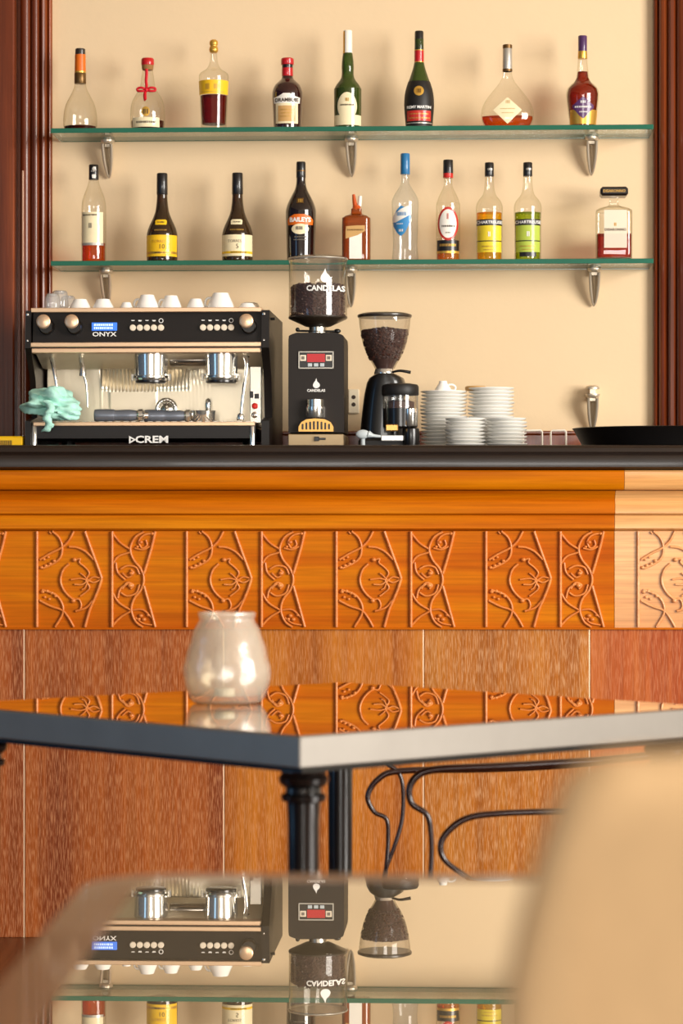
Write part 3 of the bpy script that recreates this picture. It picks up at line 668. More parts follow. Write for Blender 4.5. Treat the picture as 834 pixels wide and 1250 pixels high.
# side panels
def side(pxs, x0, x1):
    poly = [(-.015, mz(545)), (DEP, mz(545)), (DEP, mz(379)), (-.004, mz(379)), (-.016, mz(425)), (.07, mz(460)), (.10, mz(508)), (-.012, mz(514))]
    return MB().prism(poly, x0, x1, 'X').build('side_panel', 'fascia_black', mroot)
side(0, mx(30.5), mx(37.5)); side(0, mx(320), mx(329.5))
b = MB()
for px, py in ((323, 384), (323, 416), (33.5, 384), (33.5, 416)): b.lathe([(.0015, -.002), (.004, -.001), (.004, .004)], 12, c=(mx(px), -.012, mz(py)), ax='Y')
b.build('fixing_screws', 'chrome', mroot)
MB().lathe([(.003, 0), (.004, .004), (.004, .012)], 12, c=(mx(330), .02, mz(389)), ax='X').build('side_hook', 'black', mroot)
# steam knobs
for px in (54, 88.5, 302):
    k = MB().lathe([(.021, 0), (.0215, -.008), (.020, -.03), (.017, -.034)], 24, c=(mx(px)+.006, .008, mz(399)), ax='Y')
    ko = k.build('steam_knob', 'black', mroot)
    MB().lathe(crom([(.019, -.030), (.0195, -.034), (.017, -.037), (.008, -.0385), (.0005, -.039)], 3), 24, c=(mx(px), .008, mz(393)), ax='Y').build('knob_face', 'rose_metal', ko)
# display, name and key pads
sf = lambda e: (lambda x, z: (x, -e, z))
d_ = MB().box(mx(111.5), mx(142.5), -.001, .02, mz(403.5), mz(393.5), bev=.0008).build('display', 'blue_screen', mroot)
b = MB(); rnd = random.Random(3)
for r in range(2):
    x0 = 114.5
    while x0 < 138:
        q = rnd.uniform(1.2, 2.4); zz = 401.6-r*3.9
        b.add([(mx(x0), -.0016, mz(zz)), (mx(x0+q), -.0016, mz(zz)), (mx(x0+q), -.0016, mz(zz-2.6)), (mx(x0), -.0016, mz(zz-2.6))], [(0, 1, 2, 3)]); x0 += q+.7
b.build('screen_lettering', 'screen_text', d_, smooth=False)
b = MB(); text_on(b, 'ONYX', mx(127), mz(408), .0165, lambda x, z: (x, .0005, z), sx=1.35); b.build('name_lettering', 'white_print', mroot, smooth=False)
for x0 in (162, 248):
    for i in range(5):
        px = x0+i*8.6
        k = MB().lathe([(.0085, .012), (.0085, -.002), (.007, -.0035), (.0005, -.004)], 20, c=(mx(px), 0, mz(400)), ax='Y').build('push_button', 'led_key', mroot)
        ic = MB()
        if i < 4:
            h = .0035 if i % 2 else .0022
            ic.prism([(mx(px-2.2), mz(390.6)), (mx(px+2.2), mz(390.6)), (mx(px+1.4), mz(390.6)-h), (mx(px-1.4), mz(390.6)-h)], .002, .008)
        else: ic.tube([(mx(px)+.0055*math.cos(a), .0045, mz(391.4)+.0055*math.sin(a)) for a in [q*2*PI/12 for q in range(12)]], .0011, 6, smooth=0, closed=True)
        ic.build('cup_symbol', 'white_print', k, smooth=False)
# group heads, joined by a dark bar
for px in (181.5, 268):
    r = 21*ms
    o = MB().lathe(crom([(r*.86, mz(465)), (r*.93, mz(462)), (r*.95, mz(458)), (r*.98, mz(440)), (r*1.0, mz(430)), (r*.9, mz(425.5)), (r*.7, mz(424.5))], 3), 32, c=(mx(px), .055, 0)).build('group_head', 'chrome', mroot)
    MB().lathe([(r*.8, mz(467)), (r*.9, mz(466)), (r*.9, mz(463.5)), (r*.84, mz(463))], 32, c=(mx(px), .055, 0)).build('group_gasket', 'black', o)
    MB().lathe([(r*1.03, mz(461)), (r*1.06, mz(460.5)), (r*1.06, mz(458)), (r*1.02, mz(457.5))], 32, c=(mx(px), .055, 0)).build('locking_ring', 'steel', o)
    b = MB()
    for sd in (-1, 1): b.box(mx(px)+sd*r*1.08-.004, mx(px)+sd*r*1.08+.004, .05, .062, mz(464), mz(455), bev=.001)
    b.build('locking_lugs', 'chrome', o)
    MB().box(mx(px)-r*.6, mx(px)+r*.6, .06, .23, mz(452), mz(432), bev=.004).build('group_neck', 'chrome', o)
MB().lathe([(.018, mx(203)), (.0195, mx(205)), (.0195, mx(245)), (.018, mx(247))], 20, c=(0, .10, mz(436.5)), ax='X').build('cross_bar', 'steel', mroot)
# wand sockets and wands
for px in (58, 94, 305):
    MB().lathe([(.021, mz(433.4)), (.023, mz(432)), (.022, mz(428)), (.018, mz(427))], 24, c=(mx(px), .07, 0), sq=.8).build('wand_socket', 'black', mroot)
def wand(pts, r, m='chrome'):
    return MB().tube([(mx(a), y, mz(c)) for a, y, c in pts], [q*ms for q in r], 12).build('steam_wand', m, mroot)
wand([(58, .07, 431), (60, .05, 438), (63, .035, 450), (65, .03, 462), (67, .03, 474)], [3.6, 3.4, 2.6, 2, 1.8])
wand([(94, .07, 430), (95, .06, 438), (97, .05, 447)], [3, 3.2, 2.6])
MB().lathe([(3*ms, mz(458)), (4.4*ms, mz(457.5)), (3.9*ms, mz(449)), (2.6*ms, mz(445))], 16, c=(mx(97.5), .05, 0)).build('spout_nozzle', 'chrome', mroot)
wand([(99, .05, 457), (102, .05, 470), (103.5, .05, 496)], [1.4, 1.3, 1.2])
wand([(304, .07, 431), (298, .05, 434), (300, .04, 442), (299, .035, 458), (296, .03, 480), (293.5, .03, 508)], [3.4, 3.4, 2.8, 2, 2, 2])
MB().lathe([(.010, mz(513)), (.0115, mz(511)), (.009, mz(506)), (.004, mz(504))], 14, c=(mx(293), .03, 0)).build('milk_nozzle', 'chrome', mroot)
# right inner service plate with switch and red lamp
sp = MB().box(mx(303), mx(317.5), .06, .075, mz(516), mz(446), bev=.002).build('service_plate', 'steel', mroot)
MB().box(mx(303.5), mx(308), .045, .06, mz(485), mz(477), bev=.001).build('rocker_switch', 'black', sp)
MB().box(mx(309.5), mx(315), .045, .06, mz(486), mz(480), bev=.001).build('rocker_switch', 'black', sp)
MB().lathe([(.0085, .06), (.0085, .052), (.006, .048), (.0005, .047)], 18, c=(mx(309.5), 0, mz(495)), ax='Y').build('pilot_lamp', 'red', sp)
MB().lathe([(.0085, .06), (.0085, .054), (.006, .052), (.0005, .0515)], 18, c=(mx(309), 0, mz(506)), ax='Y').build('valve_cap', 'steel', sp)
# ring and tap on the back plate
MB().tube([(mx(193)+.026*math.cos(a), .205, mz(497)+.028*math.sin(a)) for a in [q*2*PI/20 for q in range(20)]], .006, 10, smooth=0, closed=True).build('gauge_ring', 'chrome', mroot)
MB().lathe([(.018, .225), (.02, .205), (.012, .198), (.0005, .196)], 24, c=(mx(193), 0, mz(497)), ax='Y').build('gauge_face', 'steel', mroot)
MB().lathe(crom([(.006, mz(503)), (.0075, mz(498)), (.0085, mz(490)), (.006, mz(485)), (.001, mz(483))], 3), 14, c=(mx(247), .17, 0)).build('drain_tap', 'chrome', mroot)
# lettering on the lower fascia
b = MB(); gsf = lambda x, z: (x, -.0008, z)
text_on(b, 'CREM', mx(185.5), mz(536.8), .026, gsf, sx=1.35, bold=.03)
tri = [(157.5, 532), (157.5, 541.6), (166.5, 536.8)]; tin = [(159.4, 535), (159.4, 538.8), (163, 536.8)]
b.add([gsf(mx(a), mz(c)) for a, c in tri+tin], [(0, 1, 4, 3), (1, 2, 5, 4), (2, 0, 3, 5)])
b.build('maker_lettering', 'white_print', mroot, smooth=False)

# portafilters lying on the drip tray
TRAYZ = mp.z+mz(514)
def porta(px0, px1, py, yoff, label, head):
    p, s = back((px0+px1)/2, MV-yoff, z=TRAYZ)
    t = thing('portafilter', label, 'portafilter', p, TH, 'portafilters on the drip tray')
    L = (px1-px0)*s; r = .0165
    MB().lathe(crom([(.012, -L/2), (.0165, -L/2+.006), (.0165, -L/2+.05), (.0145, 0), (.0155, L/2-.02), (.012, L/2)], 4), 20, c=(0, 0, r), ax='X').build('handle', 'steel_dark', t)
    MB().lathe([(.014, L/2), (.017, L/2+.004), (.017, L/2+.014), (.010, L/2+.02), (.009, L/2+.03)], 20, c=(0, 0, r), ax='X').build('neck', 'chrome', t)
    if head: MB().lathe([(.030, 0), (.032, .004), (.034, .026), (.035, .030), (.030, .030)], 28, c=(L/2+.05, 0, 0)).build('basket', 'chrome', t)
porta(115, 168, 507, .03, 'portafilter with grey handle lying at the left of the drip tray', False)
porta(176, 226, 507, .075, 'portafilter with chrome basket lying in the middle of the drip tray', True)

# cups and glasses on top of the machine
TOPZ = mp.z+mz(375.5)
def cup_mesh(rb, rt, h):
    """upturned cup: wide rim down, foot ring up"""
    return crom([(rt*.96, .003), (rt, 0), (rt*1.0, .004), (rt*.90, h*.38), (rb*1.16, h*.78), (rb*1.03, h*.92)], 4)+[(rb*.95, h), (rb*.8, h), (rb*.78, h*.94), (.001, h*.94)]
cups = [(98, 14, 14.5, 'first'), (126, 14, 14.5, 'second'), (154.5, 9, 10.5, 'third, the smallest'), (180, 14.5, 19.5, 'fourth'), (209, 13.5, 18.5, 'fifth'), (239, 12, 14.5, 'sixth'), (269.5, 17, 21.5, 'seventh, the largest'), (302, 12.5, 9, 'eighth, under a clear glass')]
for i, (px, r, h, ordn) in enumerate(cups):
    p, s = back(px, .42, z=TOPZ)
    t = thing('coffee_cup', f'white cup upside down on the coffee machine, {ordn} from the left', 'cup', p, TH, 'white cups on the coffee machine')
    tilt = .12*((i*37) % 5-2)/2
    pr = cup_mesh(r*.58*s, r*s, h*s)
    MB().lathe(pr, 32).build('cup_body', 'white_ceramic', t, angle=50)
    a = PI-.25 if i in (3, 4, 6) else PI*.62
    hx = lambda q: (q*math.cos(a), q*math.sin(a))
    pts = [(*hx(r*s*.86), h*s*.25), (*hx(r*s*1.13), h*s*.28), (*hx(r*s*1.18), h*s*.5), (*hx(r*s*1.0), h*s*.72), (*hx(r*s*.62), h*s*.74)]
    MB().tube(pts, .0035, 8, smooth=4).build('cup_handle', 'white_ceramic', t)
def tumbler(px, v, r, h, z, label, nfl=8):
    p, s = back(px, v, z=z)
    t = thing('glass_tumbler', label, 'glass', p, TH, 'clear glasses on the coffee machine')
    V = []; Fc = []; seg = 32
    prof = [(r*1.0, 0), (r*1.02, h*.2), (r*1.0, h*.45), (r*.92, h*.75), (r*.78, h*.95), (r*.6, h)]
    for q, zz in prof:
        for k in range(seg):
            a = 2*PI*k/seg; f_ = 1+.07*math.cos(a*nfl)*min(1, zz/h*2); V.append((q*f_*math.cos(a)*s, q*f_*math.sin(a)*s, zz*s))
    for i in range(len(prof)-1):
        for k in range(seg): k2 = (k+1) % seg; Fc.append((i*seg+k, i*seg+k2, (i+1)*seg+k2, (i+1)*seg+k))
    Fc.append(tuple((len(prof)-1)*seg+k for k in range(seg)))
    MB().add(V, Fc).build('glass_wall', 'g_tumbler', t, angle=50)
    MB().lathe([(r*.55*s, h*.86*s), (r*.6*s, h*.9*s), (r*.58*s, h*.98*s)], 24).build('thick_base', 'g_tumbler', t)
M['g_tumbler'] = thin_glass('fluted_glass', (.90, .90, .90), body=(.92, .92, .9), body_amt=.22, wobble=.2, ior=1.7)
tumbler(64, .44, 9.5, 21, TOPZ, 'short fluted glass upside down on the machine, leftmost of the glasses')
tumbler(73, .33, 10.5, 28, TOPZ, 'tallest fluted glass upside down at the left end of the machine')
tumbler(83, .25, 9.5, 24, TOPZ, 'fluted glass upside down beside the first white cup')
tumbler(305, .25, 11.5, 15, TOPZ, 'low clear glass at the right end of the machine behind a cup')

# mint cloth hanging over the left of the drip tray
cp, cs = back(64, MV-.005, 500)
cl = thing('cleaning_cloth', 'crumpled mint green cloth draped over the left of the drip tray', 'cloth', (cp.x, cp.y, TRAYZ), TH)
def crumple(cx, cz, y, rx, rz_, ry, seed, seg=72):
    V = []; Fc = []; R_ = 36
    for i in range(R_+1):
        t = PI*i/R_
        for k in range(seg):
            a = 2*PI*k/seg
            d = Vector((math.sin(t)*math.cos(a), math.sin(t)*math.sin(a), math.cos(t)))
            n1 = noise.noise(d*1.7+Vector((seed, 0, 0))); n2 = 1-abs(noise.noise(Vector((d.x*1.0+d.z*.6, d.y*1.0, d.z*2.4+d.x*.9))+Vector((0, seed, 0))))*2; n3 = 1-abs(noise.noise(d*6.5+Vector((0, 0, seed))))*2
            q = .78+.34*n1+.32*n2+.025*n3
            V.append((cx+d.x*q*rx, y+d.y*q*ry, max(0.001, cz+d.z*q*rz_)))
    for i in range(R_):
        for k in range(seg): k2 = (k+1) % seg; Fc.append((i*seg+k, (i+1)*seg+k, (i+1)*seg+k2, i*seg+k2))
    return MB().add(V, Fc)
crumple(0, 21*cs, -.01, 32*cs, 20*cs, .07, 2.3).build('cloth_heap', 'mint', cl, angle=80)
crumple(16*cs, 8*cs, -.05, 18*cs, 11*cs, .03, 7.1, 48).build('cloth_fold', 'mint', cl, angle=80)
b = MB()
def strip(pts, wd):
    P = crom(pts, 6); V = []; Fc = []
    for i, q in enumerate(P):
        w_ = wd*(1-.25*abs(math.sin(i*.7)))
        V += [(q[0]-w_, q[1]-.004*math.sin(i), q[2]), (q[0], q[1]-.007, q[2]+.002), (q[0]+w_, q[1]+.003*math.cos(i), q[2]-.002*math.sin(i*1.7))]
    n = len(P)
    V += [(a, c+.003, d) for a, c, d in V]
    m3 = 3*n
    for i in range(n-1):
        for k in range(2):
            Fc.append((i*3+k, i*3+k+1, (i+1)*3+k+1, (i+1)*3+k)); Fc.append((m3+i*3+k, m3+(i+1)*3+k, m3+(i+1)*3+k+1, m3+i*3+k+1))
        Fc.append((i*3, (i+1)*3, m3+(i+1)*3, m3+i*3)); Fc.append((i*3+2, m3+i*3+2, m3+(i+1)*3+2, (i+1)*3+2))
    b.add(V, Fc)
strip([(-2*cs, -.07, 24*cs), (4*cs, -.085, 14*cs), (-1*cs, -.088, 4*cs), (2*cs, -.085, -6*cs), (-4*cs, -.08, -14*cs)], 6*cs)
b.build('hanging_corner', 'mint', cl, angle=80)

# ------------------------------------------------------------------ grinders
GV = .50
def flame(mb, x, z, hgt, surf):
    P = crom([(0, 1), (-.12, .72), (-.30, .45), (-.34, .2), (-.2, .03), (0, -.02), (.22, .04), (.36, .22), (.30, .46), (.10, .66), (.04, .84), (0, 1)], 3)[:-1]
    mb.add([surf(x+q[0]*hgt, z+q[1]*hgt) for q in P], [tuple(range(len(P)))])
def beans(mb, pts, size, rnd):
    for p in pts:
        R_ = Matrix.Rotation(rnd.uniform(0, PI), 3, 'Z') @ Matrix.Rotation(rnd.uniform(0, PI), 3, 'X')
        mb.ball(p, size*rnd.uniform(.85, 1.1), 1, .7, .6, 6, rot=R_)
gp, gs = back(386, GV, z=BACK_Z)
gr = thing('coffee_grinder', 'tall black grinder with clear cylindrical bean hopper and red display', 'grinder', gp, TH)
def gx(px): return (px-386)*gs
def gz(py): return (H-(py-625)*gp.y/F)-BACK_Z
gd = .16
body = MB()
poly = crom([(gx(352), gz(528)), (gx(352), gz(430)), (gx(352.3), gz(413)), (gx(354), gz(409)), (gx(362), gz(406))], 3)+crom([(gx(410), gz(406)), (gx(418), gz(409)), (gx(419.7), gz(413)), (gx(420), gz(430)), (gx(420), gz(528))], 3)
MB().prism(poly, -.0, .24).build('body', 'brown_black', gr, angle=30)
MB().box(gx(353), gx(420.5), -.045, .24, 0, gz(530.5), bev=.002).build('base_plate', 'beige_metal', gr)
bb = MB(); bb.box(gx(385), gx(391), -.052, -.045, gz(539), gz(533.5), bev=.001); bb.box(gx(390), gx(399), -.050, -.045, gz(537.5), gz(535), bev=.0008); bb.build('slide_switch', 'black', gr)
# control panel
fr = MB()
for a in ((364.5, 407.5, 429, 430.2), (364.5, 407.5, 448.8, 450), (364.5, 365.8, 429, 450), (406.2, 407.5, 429, 450)): fr.box(gx(a[0]), gx(a[1]), -.0035, .002, gz(a[3]), gz(a[2]))
cpn = MB().box(gx(365.5), gx(406.5), -.002, .004, gz(449.5), gz(429.5)).build('control_panel', 'black', gr)
fr.build('panel_frame', 'silver_foil', cpn, smooth=False)
MB().box(gx(375), gx(397), -.0032, 0, gz(442), gz(432)).build('display', 'red_screen', cpn)
for px in (370, 401.5):
    q = MB().box(gx(px-3.7), gx(px+3.7), -.0035, 0, gz(440.7), gz(433.3), bev=.0008).build('square_key', 'led_key', cpn)
    MB().box(gx(px-1.9), gx(px+1.9), -.0042, 0, gz(438.8), gz(435)).build('key_symbol', 'grey_print', q)
for px in (378.5, 386, 393.5): MB().box(gx(px-2.6), gx(px+2.6), -.0034, 0, gz(447.5), gz(443.5), bev=.0005).build('small_key', 'tin_tag', cpn)
b = MB(); flame(b, gx(386.3), gz(473.6), 12*gs, lambda x, z: (x, -.001, z)); b.build('flame_emblem', 'white_print', gr, smooth=False)
b = MB(); text_on(b, 'CANDELAS', gx(386), gz(476.8), .0098, lambda x, z: (x, -.001, z), bold=.03); b.build('brand_lettering', 'white_print', gr, smooth=False)
MB().lathe([(11*gs, gz(498)), (11*gs, gz(488)), (10.2*gs, gz(487.5))], 28, c=(gx(385.5), -.012, 0)).build('dosing_spout', 'steel', gr)
MB().lathe([(11.8*gs, gz(510)), (12.2*gs, gz(509.4)), (12.2*gs, gz(497))], 28, c=(gx(385.5), -.012, 0)).build('spout_sleeve', 'chrome', gr)
tr = MB().prism([(gx(365), gz(527)), (gx(407.5), gz(527)), (gx(407.5), gz(521)), (gx(404), gz(515.5)), (gx(397), gz(512)), (gx(386), gz(511)), (gx(375), gz(512)), (gx(368.5), gz(515.5)), (gx(365), gz(521))], -.02, .0).build('grille_plate', 'brass', gr)
for i in range(8):
    px = 370+i*4.6; top = 514.5+((px-386)/17)**2*3.5
    MB().box(gx(px-1.1), gx(px+1.3), -.0225, -.005, gz(524.5), gz(top), bev=.0006).build('grille_slot', 'black', tr)
# neck with thumb screws, hopper
MB().lathe([(12*gs, gz(406.5)), (12*gs, gz(403)), (11*gs, gz(402)), (11*gs, gz(395))], 28, c=(gx(386), gd*.55, 0)).build('hopper_neck', 'steel', gr)
b = MB(); b.tube([(gx(360), gd*.5, gz(401.5)), (gx(412), gd*.5, gz(402.5))], .003, 8, smooth=0)
b.ball((gx(361), gd*.5, gz(400)), .006); b.ball((gx(410), gd*.5, gz(402)), .008, 1.3, 1, .8); b.build('thumb_screws', 'black', gr)
hp = MB(); Rr = 36*gs; cc = (gx(386), gd*.55, 0)
hp.lathe([(Rr, gz(386.5)), (Rr, gz(314)), (Rr*.985, gz(312))], 40, c=cc, cap=False)
hop = hp.build('hopper', 'g_hopper', gr)
MB().lathe([(11.5*gs, gz(397)), (16*gs, gz(396)), (35.5*gs, gz(387)), (36.6*gs, gz(385.5)), (36.4*gs, gz(384)), (34*gs, gz(385)), (15*gs, gz(395)), (11*gs, gz(396))], 40, c=cc, cap=False).build('hopper_cone', 'dark_cap', gr)
MB().lathe([(36.3*gs, gz(315)), (36.8*gs, gz(313.5)), (36.4*gs, gz(311.5)), (30*gs, gz(309.6)), (1*gs, gz(309.2))], 40, c=cc).build('hopper_lid', 'g_hopper', gr)
MB().tube([(cc[0]+36.4*gs*math.cos(a), cc[1]+36.4*gs*math.sin(a), gz(313)) for a in [q*2*PI/40 for q in range(40)]], .0022, 6, smooth=0, closed=True).build('lid_rim', 'silver_foil', gr)
rnd = random.Random(9); Rb = Rr-.006
bn = MB(); bn.lathe([(Rb-.002, gz(386)), (Rb-.002, gz(347)), (Rb*.6, gz(345.5)), (.001, gz(345))], 40, c=cc)
pts = []
for i in range(520):
    a = rnd.uniform(PI, 2*PI); pts.append((cc[0]+(Rb-.0025)*math.cos(a), cc[1]+(Rb-.0025)*math.sin(a), gz(rnd.uniform(347, 384))))
for i in range(160):
    a = rnd.uniform(0, 2*PI); q = Rb*math.sqrt(rnd.random())*.95; pts.append((cc[0]+q*math.cos(a), cc[1]+q*math.sin(a), gz(345.2)))
beans(bn, pts, .0052, rnd); bo = bn.build('coffee_beans', 'bean', gr); bo['kind'] = 'stuff'
def cyl(R_, c): return lambda x, z: (c[0]+x, c[1]-math.sqrt(max(0, R_*R_-x*x)), z)
b = MB(); cs_ = cyl(Rr+.0012, cc); text_on(b, 'CANDELAS', gx(397)-cc[0], gz(351.5), .0205, cs_, bold=.035); flame(b, gx(397)-cc[0], gz(344), 17*gs, cs_)
b.build('hopper_lettering', 'white_print', hop, smooth=False)

g2p, g2s = back(474, GV, z=BACK_Z)
g2 = thing('coffee_grinder', 'smaller black grinder with goblet hopper and clear side doser', 'grinder', g2p, TH)
def hx(px): return (px-474)*g2s
def hz(py): return (H-(py-625)*g2p.y/F)-BACK_Z
hc = (hx(468), .11, 0)
# body: leaning housing with rounded crown
bd = MB()
rows = [(535, 437.5, 492), (520, 438.5, 492), (500, 440.5, 492), (480, 443, 493), (466, 446, 494), (460, 449, 492), (456.5, 454, 486), (455, 458, 482)]
V = []; Fc = []
for py, a, c in rows:
    x0, x1 = hx(a), hx(c); ww = (x1-x0)/2
    for k in range(28):
        q = 2*PI*k/28; ca = math.copysign(abs(math.cos(q))**.6, math.cos(q)); sa = math.copysign(abs(math.sin(q))**.6, math.sin(q))
        V.append(((x0+x1)/2+ww*ca, .11+.085*sa, hz(py)))
for i in range(len(rows)-1):
    for k in range(28): k2 = (k+1) % 28; Fc.append((i*28+k, i*28+k2, (i+1)*28+k2, (i+1)*28+k))
Fc += [tuple(range(27, -1, -1)), tuple((len(rows)-1)*28+k for k in range(28))]
bd.add(V, Fc); bd.build('body', 'black', g2, angle=50)
MB().box(hx(438), hx(511), -.03, .19, 0, hz(535.5), bev=.006).build('base', 'black_matt', g2)
MB().lathe([(13*g2s, hz(455.5)), (13.4*g2s, hz(453)), (12.6*g2s, hz(450)), (12*g2s, hz(448))], 28, c=hc).build('collar', 'chrome', g2)
MB().tube([(hx(478), .06, hz(453)), (hx(488), .05, hz(451.5)), (hx(501), .05, hz(453.5))], [.003, .0035, .0045], 8).build('grind_lever', 'black', g2)
bowl = crom([(11.5, 449), (15, 442), (21, 432), (26, 420), (29, 408), (31, 396), (32.2, 384)], 4)
hop2 = MB().lathe([(r*g2s, hz(py)) for r, py in bowl], 40, c=hc, cap=False).build('hopper', 'g_hopper', g2)
MB().lathe([(33*g2s, hz(384.5)), (33.8*g2s, hz(383)), (33.6*g2s, hz(381)), (28*g2s, hz(379)), (8*g2s, hz(378.2)), (.5*g2s, hz(378.2))], 40, c=hc).build('hopper_lid', 'dark_cap', g2)
inner = crom([(10.5, 449), (14, 442), (20, 432), (25, 420), (28, 408), (29, 402)], 4)
bn = MB(); bn.lathe([((r-1)*g2s, hz(py)) for r, py in inner]+[(20*g2s, hz(400)), (9*g2s, hz(397)), (.2*g2s, hz(396.5))], 32, c=hc)
pts = []
for i in range(430):
    r, py = inner[rnd.randrange(len(inner)//3, len(inner))]
    a = rnd.uniform(PI, 2*PI); q = (r-1.2)*g2s; pts.append((hc[0]+q*math.cos(a), hc[1]+q*math.sin(a), hz(py+rnd.uniform(-2, 2))))
for i in range(140):
    a = rnd.uniform(0, 2*PI); q = math.sqrt(rnd.random()); pts.append((hc[0]+q*27*g2s*math.cos(a), hc[1]+q*27*g2s*math.sin(a), hz(401-4.5*(1-q))))
beans(bn, pts, .0056, rnd); bo = bn.build('coffee_beans', 'bean', g2); bo['kind'] = 'stuff'
# doser
dc = (hx(489), -.015, 0); Rd = 21.5*g2s
MB().lathe([(Rd*1.02, hz(483)), (Rd*1.05, hz(482)), (Rd*1.05, hz(473)), (Rd*.98, hz(470)), (Rd*.6, hz(468.5)), (.001, hz(468))], 36, c=dc).build('doser_lid', 'black_matt', g2)
MB().lathe([(Rd, hz(499)), (Rd, hz(483))], 36, c=dc, cap=False).build('doser_window', 'g_hopper', g2)
MB().lathe([(Rd*.8, hz(499)), (Rd*.8, hz(491)), (Rd*.5, hz(489)), (.001, hz(489))], 30, c=dc).build('ground_coffee', 'bean', g2)
MB().lathe([(Rd*.90, hz(523)), (Rd*.98, hz(521)), (Rd, hz(499)), (Rd*.9, hz(499))], 36, c=dc).build('doser_drum', 'black', g2)
MB().lathe([(.016, hz(521)), (.019, hz(519)), (.019, hz(500)), (.016, hz(499))], 24, c=(hx(501.5), -.045, 0)).build('tamper_column', 'chrome', g2)
MB().box(hx(472), hx(487), -.072, -.05, hz(527), hz(519), bev=.002).build('portafilter_rest', 'brass', g2)
MB().box(hx(466), hx(493), -.045, -.02, hz(538.5), hz(532), bev=.002).build('white_tag', 'white_ceramic', g2)
MB().lathe([(.018, 0), (.024, hz(536)), (.022, hz(524)), (.02, hz(523))], 24, c=(hx(502), -.03, 0)).build('doser_foot', 'black', g2)
spn, ss = back(450, GV+.065, 530)
spo = thing('plastic_scoop', 'pale grey plastic scoop leaning in front of the smaller grinder', 'scoop', (spn.x, spn.y, BACK_Z), TH)
zc = spn.z-BACK_Z
MB().ball((-7*ss, 0, zc), 7.5*ss, 1.15, .5, .75, 20).build('bowl', 'tin_tag', spo)
MB().tube([(0, 0, zc), (6*ss, 0, zc-.004), (15*ss, .004, zc-.006)], [4.5*ss, 2.2*ss, 1.6*ss], 10).build('handle', 'tin_tag', spo)
MB().tube([(-7*ss, .01, 0), (-7*ss, .006, zc-.008)], .006, 8, smooth=0).build('stand_foot', 'tin_tag', spo)

# wall socket between the grinders
wp, ws = back(432, .0, 490)
so = thing('wall_socket', 'cream wall socket between the two grinders', 'socket', wp, TH)
MB().box(-7*ws, 7*ws, -.012, 0, -15*ws, 15*ws, bev=.003).build('face_plate', 'cream_socket', so)
for dz in (-4, 5): MB().lathe([(.006, -.0125), (.006, -.010)], 14, c=(0, 0, dz*ws), ax='Y').build('pin_hole', 'dark_print', so)

# ------------------------------------------------------------------ saucer stacks
ORD = ['', 'first', 'second', 'third', 'fourth', 'fifth', 'sixth', 'seventh', 'eighth', 'ninth', 'tenth', 'eleventh', 'twelfth', 'thirteenth', 'fourteenth', 'fifteenth', 'sixteenth', 'seventeenth', 'eighteenth', 'nineteenth', 'twentieth']
def saucer_mesh(R_):
    b = MB().lathe([(.001, .004), (R_*.42, .004), (R_*.5, .0002), (R_*.56, .0002), (R_*.58, .005), (R_*.96, .0125), (R_, .0150), (R_*.99, .0165), (R_*.93, .0158), (R_*.55, .0085), (.001, .0075)], 36)
    o = b.build('saucer', 'white_ceramic'); me = o.data; bpy.data.objects.remove(o); return me
sm = {}
def stack(px0, px1, py_top, v, what):
    p, s = back((px0+px1)/2, v, py_top); R_ = (px1-px0)/2*s
    k = round(R_, 4)
    if k not in sm: sm[k] = saucer_mesh(R_)
    pitch = .0096; n = int((p.z-BACK_Z-.0165)/pitch)+1; z0 = p.z-.0165-(n-1)*pitch
    rn = random.Random(int(px0))
    z0 = BACK_Z+.0005; pitch = (p.z-.0165-z0)/(n-1)
    for i in range(n):
        o = bpy.data.objects.new('saucer', sm[k]); C.objects.link(o)
        o.location = (p.x+rn.uniform(-.0022, .0022), p.y+rn.uniform(-.002, .002), z0+i*pitch)
        j = n-i
        pos = 'top' if j == 1 else f'{ORD[j] if j < len(ORD) else j} from the top'
        tag(o, f'white saucer, {pos} of the {what}', 'saucer', f'saucers in the {what}')
    return p
pA = stack(513.5, 570.5, 477.5, .30, 'tall stack next to the smaller grinder')
pB = stack(571.5, 628, 473.5, .30, 'tall stack standing away from the grinders')
stack(543, 592.5, 510.5, .47, 'short front stack on the left')
stack(593.5, 643, 510.5, .47, 'short front stack on the right')
cpz = pA.z
q, s = back(541, .30, z=cpz)
t = thing('small_cup', 'small white cup upside down on the left tall saucer stack', 'cup', (q.x, q.y, cpz-.006), TH)
MB().lathe(cup_mesh(.011, .024, .034), 28).build('cup_body', 'white_ceramic', t)
MB().tube([(.02, 0, .008), (.032, 0, .009), (.034, 0, .018), (.026, 0, .024), (.015, 0, .024)], .0028, 8).build('cup_handle', 'white_ceramic', t)
q, s = back(583, .29, z=pB.z)
t = tag(MB().lathe(crom([(.006, 0), (.026, .001), (.030, .005), (.030, .011), (.024, .014), (.001, .0145)], 3), 24).build('wooden_lid', 'tan_paper', loc=(q.x-.004, q.y, pB.z-.0085)), 'small brown wooden lid lying on the right tall saucer stack', 'lid')

